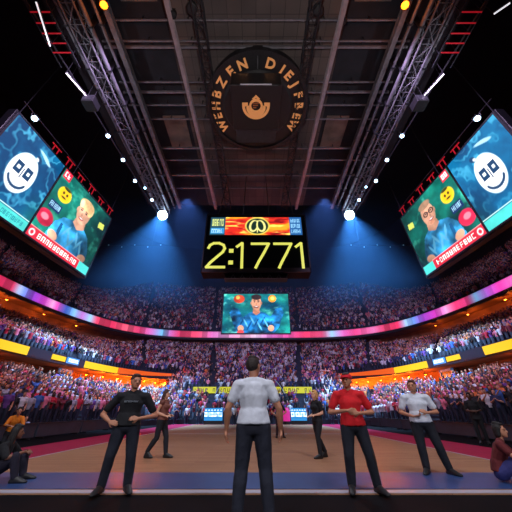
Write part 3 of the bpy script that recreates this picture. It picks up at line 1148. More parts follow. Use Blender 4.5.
# fiery strip across the top
p = Paint(200, 36, 4.5, (200, 40, 30))
n = fbm(36, 200, 5, (4, 9, 18, 36))
n3 = fbm(36, 200, 8, (8, 16, 30, 36))
p.put(np.clip((n - 0.45) * 3.2, 0, 1), (244, 150, 36))
p.put(np.clip((n3 - 0.6) * 5, 0, 1), (252, 214, 90))
p.put(np.clip((0.34 - n) * 6, 0, 1), (120, 16, 24))
p.rect(0.0, 0.0, 0.165, 1, (28, 66, 84))
p.glyphs(0.015, 0.12, 0.15, 0.5, 5, (190, 200, 120), 3)
p.rect(0.01, 0.62, 0.155, 0.92, (52, 132, 186))
p.glyphs(0.02, 0.68, 0.14, 0.86, 6, (170, 214, 236), 4)
p.rect(0.865, 0.0, 1, 1, (34, 84, 140))
for k in range(3):
    p.glyphs(0.88, 0.10 + 0.3 * k, 0.985, 0.30 + 0.3 * k, 6, (130, 186, 222), 5 + k)
p.ell(0.515, 0.5, 0.135, 0.48, (214, 196, 84))
p.ell(0.515, 0.5, 0.118, 0.42, (20, 40, 34))
p.ell(0.475, 0.5, 0.05, 0.34, (222, 216, 130), 0.25)
p.ell(0.480, 0.48, 0.030, 0.26, (20, 40, 34), 0.25)
p.ell(0.555, 0.5, 0.05, 0.34, (222, 216, 130), -0.25)
p.ell(0.550, 0.48, 0.030, 0.26, (20, 40, 34), -0.25)
p.rect(0.508, 0.2, 0.522, 0.85, (222, 216, 130))
zs1, zs0 = PY(256, 217.5, SY).z - zb, PY(256, 235, SY).z - zb
led_wall('led_strip', t, p.im, -5.2, zs0, 5.2, zs1, -0.03, M_led)
MB().box((-5.3, -0.02, zs0 - 0.08), (5.3, 0.12, zs1 + 0.08)).build('strip_frame', M_dark, t)

# ------------------------------------------------------------------ end screen above the far gallery
EY = 65.6
TL, TR, BL, BR = PY(224, 294, EY), PY(288, 294, EY), PY(222, 333, EY), PY(290, 333, EY)
W = (TR.x - TL.x + BR.x - BL.x) / 2 * 1.0
H = TL.z - BL.z
cxw = (TL.x + TR.x) / 2
t = thing('end_screen', (cxw, EY, BL.z), 'screen under the scoreboard showing man in blue with raised arms', 'screen')
MB().box((-W / 2 - 0.25, 0.05, -0.2), (W / 2 + 0.25, 0.7, H + 0.25)).build('cabinet', MATS['screen_black'], t)
p = Paint(150, 90, 1.66, (14, 104, 116))
n = fbm(90, 150, 50)
n2 = fbm(90, 150, 51, (8, 16, 32, 48))
p.put(np.clip((n - 0.42) * 2.4, 0, 1), (30, 150, 140))
p.put(np.clip((0.4 - n) * 3, 0, 1), (8, 66, 98))
p.put(np.clip((n2 - 0.62) * 4, 0, 1) * 0.7, (110, 210, 200))
p.ell(0.24, 0.14, 0.085, 0.11, (214, 70, 40), 0, 0.4, 2)
p.ell(0.22, 0.10, 0.03, 0.05, (250, 170, 80))
p.ell(0.75, 0.13, 0.06, 0.10, (226, 130, 40), 0, 0.4, 3)
p.ell(0.755, 0.12, 0.028, 0.05, (250, 206, 96))
sh = (30, 116, 186)
p.poly([(0.24, 1.0), (0.18, 0.86), (0.10, 0.50), (0.16, 0.36), (0.24, 0.40), (0.30, 0.62), (0.40, 0.50), (0.47, 0.46), (0.55, 0.46), (0.64, 0.50), (0.72, 0.60), (0.80, 0.38), (0.88, 0.36), (0.92, 0.50), (0.84, 0.84), (0.76, 1.0)], sh, 0.8, 4)
for k in range(9):
    p.ell(0.30 + 0.05 * k, 0.70 + 0.06 * (k % 3), 0.012, 0.13, (90, 176, 220) if k % 2 else (12, 72, 134), 0.5 * (-1) ** k)
sk = (222, 158, 128)
p.ell(0.275, 0.88, 0.045, 0.075, sk, 0.3)
p.ell(0.72, 0.88, 0.045, 0.075, sk, -0.3)
p.ell(0.275, 0.97, 0.05, 0.05, (206, 66, 70))
p.poly([(0.46, 0.36), (0.55, 0.36), (0.56, 0.50), (0.505, 0.56), (0.45, 0.50)], (190, 124, 98))
p.ell(0.505, 0.24, 0.075, 0.20, sk)
p.ell(0.505, 0.09, 0.078, 0.075, (52, 38, 34))
for sx in (-1, 1):
    p.ell(0.505 + sx * 0.03, 0.215, 0.012, 0.014, (48, 34, 36))
    p.ell(0.505 + sx * 0.03, 0.18, 0.018, 0.009, (70, 48, 40))
    p.ell(0.505 + sx * 0.078, 0.25, 0.012, 0.04, (196, 130, 104))
p.ell(0.505, 0.275, 0.011, 0.03, (190, 122, 98))
p.ell(0.505, 0.345, 0.034, 0.030, (130, 44, 48))
p.ell(0.505, 0.338, 0.028, 0.014, (246, 240, 236))
p.im = p.im * (0.7 + 0.55 * fbm(90, 150, 77, (8, 20, 40, 70)))[..., None]
led_wall('led_panel', t, p.im, -W / 2, 0, W / 2, H, 0.0, M_led)
b = MB()
for (x0, x1, z0, z1) in ((-W / 2 - 0.2, -W / 2, -0.2, H + 0.2), (W / 2, W / 2 + 0.2, -0.2, H + 0.2), (-W / 2, W / 2, H, H + 0.2), (-W / 2, W / 2, -0.2, 0)):
    b.box((x0, -0.06, z0), (x1, 0.06, z1))
b.build('frame', M_dark, t)
b = MB()
for x in (-6, 6):
    b.tube([(x, 0.4, H + 0.2), (x, 0.4, 57.9 - BL.z)], 0.06)
b.build('hanging_cable', M_dark, t)

# ------------------------------------------------------------------ ribbon of LEDs round the gallery front
def az_of(u, z):
    # bearing of the ribbon seen at column u: walk the plan curve
    pts, L = curve_pts(37.3, 66.95, 2400)
    best = None
    cu = []
    for (x, y) in pts:
        if y < 1:
            cu.append(1e9 if x > 0 else -1e9)
            continue
        d = math.cos(TILT) * y + math.sin(TILT) * (z - HC)
        cu.append(256 + FPX * x / d)
    return np.interp(u, np.array(cu), np.arange(len(pts)) / (len(pts) - 1))


stops_l = [(-30, (226, 40, 90)), (0, (220, 44, 96)), (12, (232, 60, 110)), (18, (190, 200, 246)), (24, (120, 150, 240)), (32, (150, 70, 220)), (44, (206, 60, 200)), (52, (244, 170, 226)), (57, (226, 80, 190)),
           (66, (70, 110, 230)), (74, (130, 190, 240)), (82, (196, 120, 220)), (90, (150, 206, 250)), (97, (240, 70, 110)), (112, (226, 50, 96)), (126, (240, 90, 120)), (140, (230, 60, 120)), (152, (206, 120, 210)), (162, (110, 190, 246)),
           (170, (200, 110, 200)), (180, (232, 60, 110)), (198, (236, 80, 120)), (212, (214, 110, 190)), (224, (220, 150, 214)), (240, (240, 160, 200)), (256, (222, 190, 226)), (272, (214, 110, 200)), (290, (222, 80, 160)), (306, (236, 60, 110)),
           (322, (226, 80, 130)), (332, (150, 200, 240)), (344, (220, 100, 190)), (356, (232, 70, 140)), (374, (236, 120, 190)), (386, (240, 60, 110)), (398, (226, 50, 100)), (406, (160, 200, 246)), (414, (110, 150, 240)), (424, (170, 70, 214)),
           (436, (210, 60, 190)), (446, (246, 160, 220)), (456, (234, 60, 120)), (468, (220, 60, 130)), (476, (130, 190, 246)), (488, (190, 90, 220)), (500, (226, 60, 170)), (512, (240, 110, 200)), (540, (226, 40, 90))]
fr_ = np.array([az_of(u, 17.4) for u, c in stops_l])
cols = np.array([c for u, c in stops_l], float)
n = 900
p0, L = curve_pts(37.25, 66.9, n)
q = np.linspace(0, 1, n)
im = np.stack([np.interp(q, fr_, cols[:, k]) for k in range(3)], 1)
jit = 1 - 0.35 * (np.random.default_rng(4).random(n // 6 + 1).repeat(6)[:n] ** 2)
im *= jit[:, None]
rows = [z3(p0, z) for z in (16.75, 17.1, 17.9, 18.25)]
vs, fs = loft(rows)
me = bpy.data.meshes.new('led_band')
me.from_pydata(vs, [], fs)
a = me.color_attributes.new('led', 'FLOAT_COLOR', 'POINT')
l = np.clip(im / 255.0, 0, 1)
l = np.where(l <= 0.04045, l / 12.92, ((l + 0.055) / 1.055) ** 2.4)
l = np.concatenate([l * 0.75, l, l, l * 0.75])
a.data.foreach_set('color', np.column_stack([l, np.ones(len(l))]).ravel())
me.materials.append(led_mat('ribbon_diodes', 1.4))
t = thing('ribbon_display', (0, 66.9, 16.75), 'long curved ribbon display of pink, blue and purple light round the upper gallery', 'display')
o = link('led_band', me, t)
o.location = (0, -66.9, -16.75)
rows = [z3(curve_pts(37.3, 66.97, 300)[0], z) for z in (16.6, 16.75)] + [z3(curve_pts(37.15, 66.8, 300)[0], z) for z in (16.75, 16.6)]
vs, fs = loft(rows + rows[:1])
o = MB().mesh(vs, fs).build('lower_rim', M_dark, t)
o.location = (0, -66.9, -16.75)

# ------------------------------------------------------------------ lit sign band over the club lounge, both sides
M_yel = mat('sign_yellow', rgb(120, 90, 10), 0.5, 0, 0, 1, 0, rgb(250, 196, 20), 1.05)
M_org = mat('sign_orange', rgb(120, 50, 10), 0.5, 0, 0, 1, 0, rgb(232, 92, 30), 0.9)
M_blu = mat('sign_blue', rgb(20, 60, 110), 0.5, 0, 0, 1, 0, rgb(92, 160, 232), 0.9)
M_nav = mat('sign_navy', rgb(14, 26, 40), 0.5)
BA, BE = 23.45, 53.15
bp, bL = curve_pts(BA, BE, 1600)


def frac_at(u, v):
    """position along the band curve for a bearing read at (u, v)"""
    d = dirpx(u, v)
    az = math.atan2(d.x, d.y)
    a = np.arctan2(bp[:, 0], np.maximum(bp[:, 1], 0.01))
    return float(np.interp(az, a, np.linspace(0, 1, len(bp))))


def band_seg(name, f0, f1, m, parent, org, zlo, zhi, thick=0.25, lip=0.0, n=24):
    q = np.linspace(f0, f1, n)
    ar = np.linspace(0, 1, len(bp))
    x = np.interp(q, ar, bp[:, 0])
    y = np.interp(q, ar, bp[:, 1])
    dx, dy = np.gradient(x), np.gradient(y)
    ln = np.hypot(dx, dy)
    nx, ny = dy / ln, -dx / ln          # points to the court
    fx, fy = x + nx * lip, y + ny * lip
    bx, by = x - nx * thick, y - ny * thick
    lo = np.broadcast_to(zlo, n)
    hi = np.broadcast_to(zhi, n)
    r = [np.column_stack([fx, fy, lo]), np.column_stack([fx, fy, hi]), np.column_stack([bx, by, hi]), np.column_stack([bx, by, lo])]
    vs, fs = loft(r + r[:1])
    k = n
    fs.append((0, k, 2 * k, 3 * k))
    fs.append((n - 1, 3 * k + n - 1, 2 * k + n - 1, k + n - 1))
    o = MB().mesh([Vector(p) - Vector(org) for p in vs], fs).build(name, m, parent)
    return o


segs = [(-40, 30, 'yellow_panel', M_yel, 0.06), (31, 51, 'navy_panel', M_nav, 0.03), (53, 66, 'yellow_sign', M_yel, 0.07), (67.5, 79, 'blue_sign', M_blu, 0.07),
        (80, 84, 'navy_panel', M_nav, 0.03), (85, 117.5, 'yellow_panel', M_yel, 0.06), (118, 171, 'orange_panel', M_org, 0.06)]


def band_v(u):
    return np.interp(u, [-40, 0, 30, 66, 100, 118, 172], [337, 343, 346, 357, 367, 371, 378])


for s in (-1, 1):
    org = Vector((s * BA, 30, 6.0))
    t = thing('sign_band', org, 'lit yellow, blue and orange sign band over the %s club lounge' % SIDE[s], 'sign')
    fs_ = []
    for (u0, u1, nm, m, lip) in segs:
        a, b_ = (u0, u1) if s < 0 else (512 - u1, 512 - u0)
        uu = (lambda u: u if s < 0 else 512 - u)
        f0, f1 = frac_at(a, band_v(uu(a))), frac_at(b_, band_v(uu(b_)))
        if nm == 'orange_panel':
            lo = np.linspace(6.12, 6.55, 24) if s < 0 else np.linspace(6.55, 6.12, 24)
            band_seg(nm, f0, f1, m, t, org, lo, 6.95, 0.2, lip)
        elif nm == 'yellow_sign':
            band_seg(nm, f0, f1, m, t, org, 6.3, 6.82, 0.2, lip)
        elif nm == 'blue_sign':
            band_seg(nm, f0, f1, m, t, org, 6.22, 6.9, 0.2, lip)
            g = MB()
            ar = np.linspace(0, 1, len(bp))
            qs = np.linspace(f0, f1, 7)
            for k in range(5):
                q = qs[k + 1]
                x, y = np.interp(q, ar, bp[:, 0]), np.interp(q, ar, bp[:, 1])
                c = Vector((x, y, 6.56)) - org + Vector((-s * 0.11, 0, 0))
                g.box(c + Vector((-0.02, -0.12, -0.18)), c + Vector((0.02, -0.04, 0.18)))
                g.box(c + Vector((-0.02, 0.05, -0.18)), c + Vector((0.02, 0.12, 0.18 if k % 2 else 0.0)))
                g.box(c + Vector((-0.02, -0.12, 0.10)), c + Vector((0.02, 0.12, 0.18)))
            g.build('sign_lettering', mat('sign_white', (1, 1, 1), 0.4, 0, 0, 1, 0, rgb(206, 232, 250), 0.9), t)
        else:
            band_seg(nm, f0, f1, m, t, org, 6.12, 6.92, 0.2, lip)
        fs_ += [f0, f1]
    band_seg('beam', min(fs_), max(fs_), M_nav, t, org, 6.0, 7.0, 0.45, 0.0, 90)

# warm lamps under the club lounge ceiling and in the suites (real fittings with their own light)
for s in (-1, 1):
    for k, (u, v, pw) in enumerate(((4, 356, 22), (92, 381, 40), (108, 384, 80), (122, 386, 130), (135, 388, 170), (147, 390, 170), (158, 391, 150), (167, 392, 110))):
        uu = u if s < 0 else 512 - u
        f = frac_at(uu, v)
        ar = np.linspace(0, 1, len(bp))
        x, y = np.interp(f, ar, bp[:, 0]), np.interp(f, ar, bp[:, 1])
        c = Vector((x * 1.045, y + (0.2 if abs(x) < 18 else 0), 5.55))
        t = thing('lounge_lamp', c, 'orange hanging lamp in the %s club lounge, %s along from the frame edge' % (SIDE[s], ORD[k]), 'lamp', 'orange lounge lamps')
        MB().lathe([(0.05, 0.18), (0.17, 0.02), (0.2, 0.0), (0.18, 0.0)], (0, 0, 0), 12).build('shade', M_dark, t)
        MB().lathe([(0.02, -0.14), (0.10, -0.09), (0.13, 0.0), (0.10, 0.02)], (0, 0, 0), 12).build('bulb', M_lamp_o, t)
        MB().tube([(0, 0, 0.18), (0, 0, 0.52)], 0.015, 6).build('stem', M_dark, t)
        point('lounge_lamp_light', c + Vector((0, -0.25, -0.35)), pw * 8.0, rgb(255, 112, 26), 0.12)
    for k, (y, pw) in enumerate(((22, 260), (30, 260), (38, 260), (45, 200), (52, 120))):
        x = s * 37.6 * (1 - ((max(y, 10) - 8) / 61.0) ** 4) ** 0.25
        c = Vector((x, y, 15.6))
        t = thing('suite_lamp', c, 'small warm ceiling lamp in the %s suites below the ribbon, %s from near end' % (SIDE[s], ORD[k]), 'lamp', 'warm suite lamps')
        MB().lathe([(0.2, 0.12), (0.28, 0.0), (0.25, 0.0)], (0, 0, 0), 12).build('shade', M_dark, t)
        MB().lathe([(0.02, -0.1), (0.16, -0.04), (0.2, 0.02)], (0, 0, 0), 12).build('bulb', M_lamp_o, t)
        MB().tube([(0, 0, 0.1), (0, 0, 0.75)], 0.02, 6).build('stem', M_dark, t)
        point('suite_lamp_light', c + Vector((0, 0, -0.35)), pw * 1.5, rgb(255, 128, 50), 0.15)

# blue lit doorway set in each lounge
for s in (-1, 1):
    c = Vector((s * 24.9, 38.2 if s < 0 else 38.2, 4.25))
    t = thing('lounge_doorway', c, 'blue edged doorway under the sign band, %s side, among the spectators' % SIDE[s], 'doorway', None, s * -PI / 2 * 1.0)
    M_bl = mat('door_blue', rgb(30, 50, 80), 0.4, 0, 0, 1, 0, rgb(60, 96, 140), 0.5)
    b = MB()
    b.box((-1.35, -0.1, 0), (-1.1, 0.15, 1.75)).box((1.1, -0.1, 0), (1.35, 0.15, 1.75)).box((-1.35, -0.1, 1.5), (1.35, 0.15, 1.75))
    b.build('frame', M_bl, t)
    MB().box((-1.1, 0.02, 0), (1.1, 0.1, 1.5)).build('door_leaf', M_nav, t)
    b = MB()
    b.box((-0.7, -0.03, 0.55), (0.7, 0.03, 1.2))
    b.build('door_window', mat('door_glow', rgb(30, 50, 80), 0.4, 0, 0, 1, 0, rgb(34, 56, 92), 0.5), t)

# dark barrier boards along the court
M_bar = mat('barrier_slate', rgb(52, 60, 78), 0.6, 0, 0.2, 1.5)
for s in (-1, 1):
    for k in range(7):
        y0 = 8.0 + 4.0 * k
        t = thing('courtside_barrier', (s * 11.0, y0 + 2, 0), 'slate barrier board along the %s court edge, %s from the near end' % (SIDE[s], ORD[k]), 'barrier', 'courtside barrier boards')
        MB().box((-0.06, -1.94, 0.06), (0.06, 1.94, 0.62)).build('board', M_bar, t, bevel=0.02)
        MB().box((-0.09, -1.96, 0.62), (0.09, 1.96, 0.68)).build('top_rail', M_dark, t)
        for yy in (-1.5, 1.5):
            MB().box((-0.2, yy - 0.05, 0), (0.2, yy + 0.05, 0.06)).build('foot', M_dark, t)

# LED boards by the far baseline
M_cy = mat('board_cyan', rgb(20, 90, 140), 0.4, 0, 0, 1, 0, rgb(46, 140, 206), 1.0)
M_pk = mat('board_pink', rgb(120, 20, 80), 0.4, 0, 0, 1, 0, rgb(206, 44, 140), 0.9)
M_bw = mat('board_white', (1, 1, 1), 0.4, 0, 0, 1, 0, rgb(196, 236, 252), 1.0)
for (u0, u1, lab) in ((204.5, 222.5, 'bright cyan advertising board left of the man in the plain white tee'), (291, 306.5, 'bright cyan advertising board right of the man in the plain white tee')):
    a = PY(u0, 413, 33.2)
    c = PY(u1, 413, 33.2)
    w = c.x - a.x
    t = thing('advertising_board', ((a.x + c.x) / 2, 33.2, 0), lab, 'board')
    MB().box((-w / 2, 0, 0.35), (w / 2, 0.2, 1.5)).build('panel', M_cy, t)
    b = MB()
    k_ = 6
    for i in range(k_):
        x = -w / 2 + w * (i + 0.5) / k_
        b.box((x - 0.12, -0.03, 0.72), (x - 0.05, 0.0, 1.12)).box((x + 0.05, -0.03, 0.72), (x + 0.12, 0.0, 1.12))
        if i % 2 == 0:
            b.box((x - 0.12, -0.03, 1.03), (x + 0.12, 0.0, 1.12))
        if i % 3 != 1:
            b.box((x - 0.12, -0.03, 0.72), (x + 0.12, 0.0, 0.80))
        b.box((x - 0.09, -0.03, 1.26), (x + 0.08, 0.0, 1.36))
    b.build('lettering', M_bw, t)
    MB().box((-w / 2, 0.02, 0.0), (w / 2, 0.18, 0.35)).build('stand', M_black, t)
a = PY(283, 413, 33.4)
c = PY(290, 413, 33.4)
t = thing('advertising_board', ((a.x + c.x) / 2, 33.4, 0), 'narrow pink advertising board beside the right cyan board', 'board')
w = c.x - a.x
MB().lathe([(w / 2, 0.3), (w / 2, 1.0), (w / 2 * 0.9, 1.3), (w / 2 * 0.6, 1.5), (0.05, 1.55)], (0, 0, 0), 16).build('panel', M_pk, t)
MB().lathe([(w / 2 * 0.9, 0.0), (w / 2 * 0.9, 0.3)], (0, 0, 0), 16).build('stand', M_black, t)

# yellow fascia boards across the far stand
M_yg = mat('fascia_yellow', rgb(90, 90, 10), 0.5, 0, 0, 1, 0, rgb(214, 206, 40), 0.85)
M_yk = mat('fascia_ink', rgb(58, 60, 16), 0.6)
for (u0, u1, lab) in ((193, 216, 'yellow lettered fascia board furthest left across the far stand'), (219, 238, 'yellow lettered fascia board just left of the man in white tee'),
                      (240, 266, 'yellow lettered fascia board behind the man in the white tee'), (268, 281, 'short yellow fascia board just right of the man in white tee'), (283.5, 312, 'yellow lettered fascia board furthest right across the far stand')):
    Yb = 44.6
    a, c = PY(u0, 390, Yb), PY(u1, 390, Yb)
    zc = a.z
    w = c.x - a.x
    t = thing('fascia_board', ((a.x + c.x) / 2, Yb, zc), lab, 'board')
    MB().box((-w / 2, 0, -0.42), (w / 2, 0.12, 0.42)).build('panel', M_yg, t)
    b = MB()
    k_ = max(3, int(w / 0.55))
    for i in range(k_):
        x = -w / 2 + w * (i + 0.5) / k_
        if i % 5 == 4:
            continue
        b.box((x - 0.18, -0.03, -0.22), (x - 0.10, 0, 0.22)).box((x - 0.18, -0.03, 0.13 if i % 2 else -0.22), (x + 0.16, 0, 0.22 if i % 2 else -0.13)).box((x + 0.07, -0.03, -0.22 if i % 3 else 0), (x + 0.15, 0, 0.22))
    b.build('lettering', M_yk, t)
    b = MB()
    for x in (-w / 2 + 0.3, w / 2 - 0.3):
        b.bar((x, 0.2, -0.9), (x, 0.2, 0.4), 0.08)
    b.build('post', M_dark, t)
for (u, lab) in ((217.5, 'pale curved handrail between the left yellow fascia boards'), (282.5, 'pale curved handrail between the right yellow fascia boards')):
    k = -1 if u < 256 else 1
    base = PY(u, 393, 44.2)
    t = thing('aisle_handrail', base, lab, 'handrail')
    pts = [Vector((k * (-0.5 + 1.6 * q * q) * -1, 0.2 * q, -1.2 + 3.0 * q)) for q in np.linspace(0, 1, 9)]
    MB().tube(pts, 0.07, 8).build('rail', mat('handrail_pale', rgb(150, 160, 170), 0.4, 0.3), t)
    MB().tube([pts[3], pts[3] + Vector((0, 0.4, -1.0))], 0.05, 6).build('rail_post', M_dark, t)

# ------------------------------------------------------------------ people
from mathutils import noise as mnoise

_bm = bmesh.new()
bmesh.ops.create_icosphere(_bm, subdivisions=2, radius=1.0)
ICO = [v.co.copy() for v in _bm.verts]
_bm.free()


class Blob:
    """hulls of ellipsoids, fused into one closed skin"""

    def __init__(self):
        self.v, self.f, self.tags, self.smp = [], [], [], []

    def piece(self, ells, tag_='skin', M=None):
        bm = bmesh.new()
        for c, r in ells:
            c = Vector(c)
            r = Vector((r, r, r)) if not hasattr(r, '__len__') else Vector(r)
            for p in ICO:
                q = Vector((p.x * r.x, p.y * r.y, p.z * r.z)) + c
                bm.verts.new(M @ q if M is not None else q)
        res = bmesh.ops.convex_hull(bm, input=bm.verts)
        junk = [g for g in res['geom_interior'] if isinstance(g, bmesh.types.BMVert)]
        bmesh.ops.delete(bm, geom=junk, context='VERTS')
        bm.verts.index_update()
        n = len(self.v)
        self.v += [v.co.copy() for v in bm.verts]
        self.f += [tuple(n + v.index for v in f.verts) for f in bm.faces]
        bm.free()
        for i, (c, r) in enumerate(ells):
            c = Vector(c)
            r = Vector((r, r, r)) if not hasattr(r, '__len__') else Vector(r)
            nxt = ells[i + 1] if i + 1 < len(ells) else None
            steps = 5 if nxt else 1
            for k in range(steps):
                t = k / steps
                if nxt:
                    c2 = Vector(nxt[0])
                    r2 = nxt[1]
                    r2 = Vector((r2, r2, r2)) if not hasattr(r2, '__len__') else Vector(r2)
                    cc, rr = c.lerp(c2, t), r.lerp(r2, t)
                else:
                    cc, rr = c, r
                self.smp.append((M @ cc if M is not None else cc, sum(rr) / 3.0))
                self.tags.append(tag_)
        return self

    def mesh(self, name, voxel, smooth=4, wrinkle=0.0):
        me = bpy.data.meshes.new(name)
        me.from_pydata([tuple(p) for p in self.v], [], self.f)
        o = bpy.data.objects.new('tmp', me)
        C.objects.link(o)
        r = o.modifiers.new('r', 'REMESH')
        r.mode = 'VOXEL'
        r.voxel_size = voxel
        if smooth:
            s = o.modifiers.new('s', 'SMOOTH')
            s.factor = 0.5
            s.iterations = smooth
        dg = bpy.context.evaluated_depsgraph_get()
        out = bpy.data.meshes.new_from_object(o.evaluated_get(dg))
        bpy.data.objects.remove(o)
        bpy.data.meshes.remove(me)
        out.name = name
        if wrinkle:
            for v in out.vertices:
                p = v.co
                w = mnoise.noise(Vector((p.x * 15 + p.z * 3, p.y * 15, p.z * 5))) + 0.35 * mnoise.noise(Vector((p.x * 22 + p.z * 12, p.y * 22, p.z * 16)))
                v.co = p + v.normal * (w * wrinkle)
        out.polygons.foreach_set('use_smooth', [True] * len(out.polygons))
        return out

    def face_tags(self, me):
        c = np.empty(len(me.polygons) * 3)
        me.polygons.foreach_get('center', c)
        c = c.reshape(-1, 3)
        P = np.array([tuple(p) for p, r in self.smp])
        R = np.array([r for p, r in self.smp])
        d = np.sqrt(((c[:, None] - P[None]) ** 2).sum(2)) - R[None]
        return [self.tags[i] for i in d.argmin(1)]


V = Vector
JOINTS = dict(pelvis=(0, 0, .95), waist=(0, 0, 1.12), chest=(0, 0, 1.30), neck=(0, .015, 1.49), head=(0, -.012, 1.668),
              hipL=(.095, 0, .92), hipR=(-.095, 0, .92), kneeL=(.105, -.015, .50), kneeR=(-.105, -.015, .50), ankL=(.115, .025, .09), ankR=(-.115, .025, .09),
              toeL=(.14, -.17, .03), toeR=(-.14, -.17, .03),
              shL=(.185, .01, 1.43), shR=(-.185, .01, 1.43), elL=(.25, .04, 1.15), elR=(-.25, .04, 1.15), wrL=(.26, -.04, .90), wrR=(-.26, -.04, .90))


def pose_of(**k):
    j = {a: V(b) for a, b in JOINTS.items()}
    for a, b in k.items():
        if a in j:
            j[a] = V(b)
    j['hdL'] = V(k.get('hdL', (0, -0.2, -1))).normalized() if 'hdL' in k else (j['wrL'] - j['elL']).normalized()
    j['hdR'] = V(k.get('hdR', (0, -0.2, -1))).normalized() if 'hdR' in k else (j['wrR'] - j['elR']).normalized()
    j['pnL'] = V(k.get('pnL', (-1, 0, 0)))
    j['pnR'] = V(k.get('pnR', (1, 0, 0)))
    j['curl'] = k.get('curl', 0.35)
    j['yaw'] = k.get('yaw', 0.0)
    j['pitch'] = k.get('pitch', 0.0)
    return j


def head_matrix(j):
    return Matrix.Translation(j['head']) @ Euler((j['pitch'], 0, j['yaw'])).to_matrix().to_4x4() @ Matrix.Scale(1.07, 4)


def add_hand(b, w, d, n, side_sign, curl, fine=True):
    d = d.normalized()
    n = (n - d * n.dot(d))
    n = n.normalized() if n.length > 1e-4 else d.orthogonal().normalized()
    s = d.cross(n).normalized() * side_sign          # towards the thumb
    k = 0.034
    b.piece([(w + d * .01, .022), (w + d * .085 + s * k * .9, .015), (w + d * .08 - s * k, .014), (w + d * .04 + s * k * .8, .017)])
    if not fine:
        b.piece([(w + d * .08, .026), (w + d * .14 + n * .03 * (1 + curl), .018)])
        return
    ln = (.070, .078, .072, .056)
    for i in range(4):
        o = s * (k - i * k * 0.66)
        p = w + d * (.09 - .004 * abs(i - 1)) + o
        dr = d.copy()
        ax = d.cross(n).normalized()
        for q, (fl, r0, r1) in enumerate(((.45, .0095, .009), (.32, .009, .0082), (.26, .0082, .0072))):
            a = curl * (0.7 + 0.35 * q)
            dr = Matrix.Rotation(a, 3, ax) @ dr
            p2 = p + dr * ln[i] * fl * 1.05
            b.piece([(p, r0), (p2, r1)])
            p = p2
    t0 = w + d * .03 + s * .028
    t1 = t0 + (d * .55 + s * .75 + n * .25).normalized() * .042
    t2 = t1 + (d * .85 + s * .25 + n * .4).normalized() * .034
    b.piece([(t0, .0135), (t1, .0110)])
    b.piece([(t1, .0110), (t2, .0085)])


def torso_pieces(b, j, g, tag_, top=True, female=False, hem=None):
    """g: how far outside the skin"""
    sh = (j['shL'] - j['shR'])
    yaw = math.atan2(sh.y, sh.x)
    def el(c, rx, ry, rz_):
        return (c, (rx + g, ry + g, rz_))
    bw = 0.9 if female else 1.0
    pel, wai, che = j['pelvis'], j['waist'], j['chest']
    sc = (j['shL'] + j['shR']) / 2
    if hem is None:
        b.piece([el(pel, .155, .105, .10), el(wai, .135 * bw, .098, .08)], tag_)
    else:
        b.piece([(V((pel.x, pel.y, hem + .02)), (.185 + g, .135 + g, .02)), el(wai, .158 * bw, .112, .08)], tag_)
    b.piece([el(wai, .135 * bw, .098, .08), el(che, .165 * bw, .115, .10)], tag_)
    M = Matrix.Translation(sc) @ Matrix.Rotation(yaw, 4, 'Z')
    hw_ = sh.length / 2
    b.piece([el(che, .165 * bw, .115, .10), (sc + V((0, .005, -.015)), (hw_ * .86, .085 + g, .065 + g * .6))], tag_)
    b.piece([(j['shL'], .058 + g), (j['shR'], .058 + g)], tag_)
    b.piece([(j['shL'] + (j['shR'] - j['shL']) * .12 + V((0, 0, .015)), .045 + g), (j['neck'] + V((0, .005, .0)), .052 + g * .6), (j['shR'] + (j['shL'] - j['shR']) * .12 + V((0, 0, .015)), .045 + g)], tag_)
    if female:
        b.piece([(che + V((.07, -.09, .02)), .058 + g), (che + V((.07, -.05, .06)), .05)], tag_)
        b.piece([(che + V((-.07, -.09, .02)), .058 + g), (che + V((-.07, -.05, .06)), .05)], tag_)


def head_pieces(b, j, detail=True):
    M = head_matrix(j)
    b.piece([((0, .012, .03), (.076, .094, .092)), ((0, -.02, -.03), (.064, .072, .075))], 'face', M)
    b.piece([((0, -.035, -.065), (.048, .05, .042)), ((0, -.075, -.088), (.022, .018, .018)), ((0, -.02, .0), (.06, .07, .05))], 'face', M)
    b.piece([(j['neck'] + V((0, .0, -.02)), .056), (M @ V((0, .02, -.05)), .052)], 'face')
    if detail:
        b.piece([((0, -.088, .012), (.009, .008, .012)), ((0, -.113, -.022), (.011, .010, .009)), ((.013, -.095, -.026), .008), ((-.013, -.095, -.026), .008)], 'face', M)
        for s in (-1, 1):
            b.piece([((s * .077, .012, .012), (.008, .02, .03)), ((s * .074, .004, -.022), (.006, .012, .014))], 'face', M)
            b.piece([((s * .012, -.089, .030), (.01, .009, .006)), ((s * .048, -.078, .028), (.01, .01, .006))], 'face', M)
            b.piece([((s * .030, -.078, .006), (.016, .012, .011))], 'eye', M)
        b.piece([((-.018, -.089, -.056), (.008, .007, .005)), ((0, -.096, -.055), (.008, .007, .0065)), ((.018, -.089, -.056), (.008, .007, .005))], 'lip', M)


def arm_pieces(b, j, s, fine):
    a, e, w = j['sh' + s], j['el' + s], j['wr' + s]
    b.piece([(a, .054), (a.lerp(e, .45), .049), (e, .040)])
    b.piece([(e, .040), (e.lerp(w, .3), .042), (w, .027)])
    add_hand(b, w, j['hd' + s], j['pn' + s], 1 if s == 'L' else -1, j['curl'], fine)


def leg_pieces(b, j, s, g, tag_, foot=True, end=1.0):
    h, k, a = j['hip' + s], j['knee' + s], j['ank' + s]
    b.piece([(h + V((0, 0, .02)), .09 + g), (h.lerp(k, .4), .08 + g), (k, .057 + g)], tag_)
    cf = k.lerp(a, .3) + V((0, .012, 0))
    e = k.lerp(a, end)
    b.piece([(k, .057 + g), (cf, .056 + g), (e, .038 + g * 1.25)], tag_)


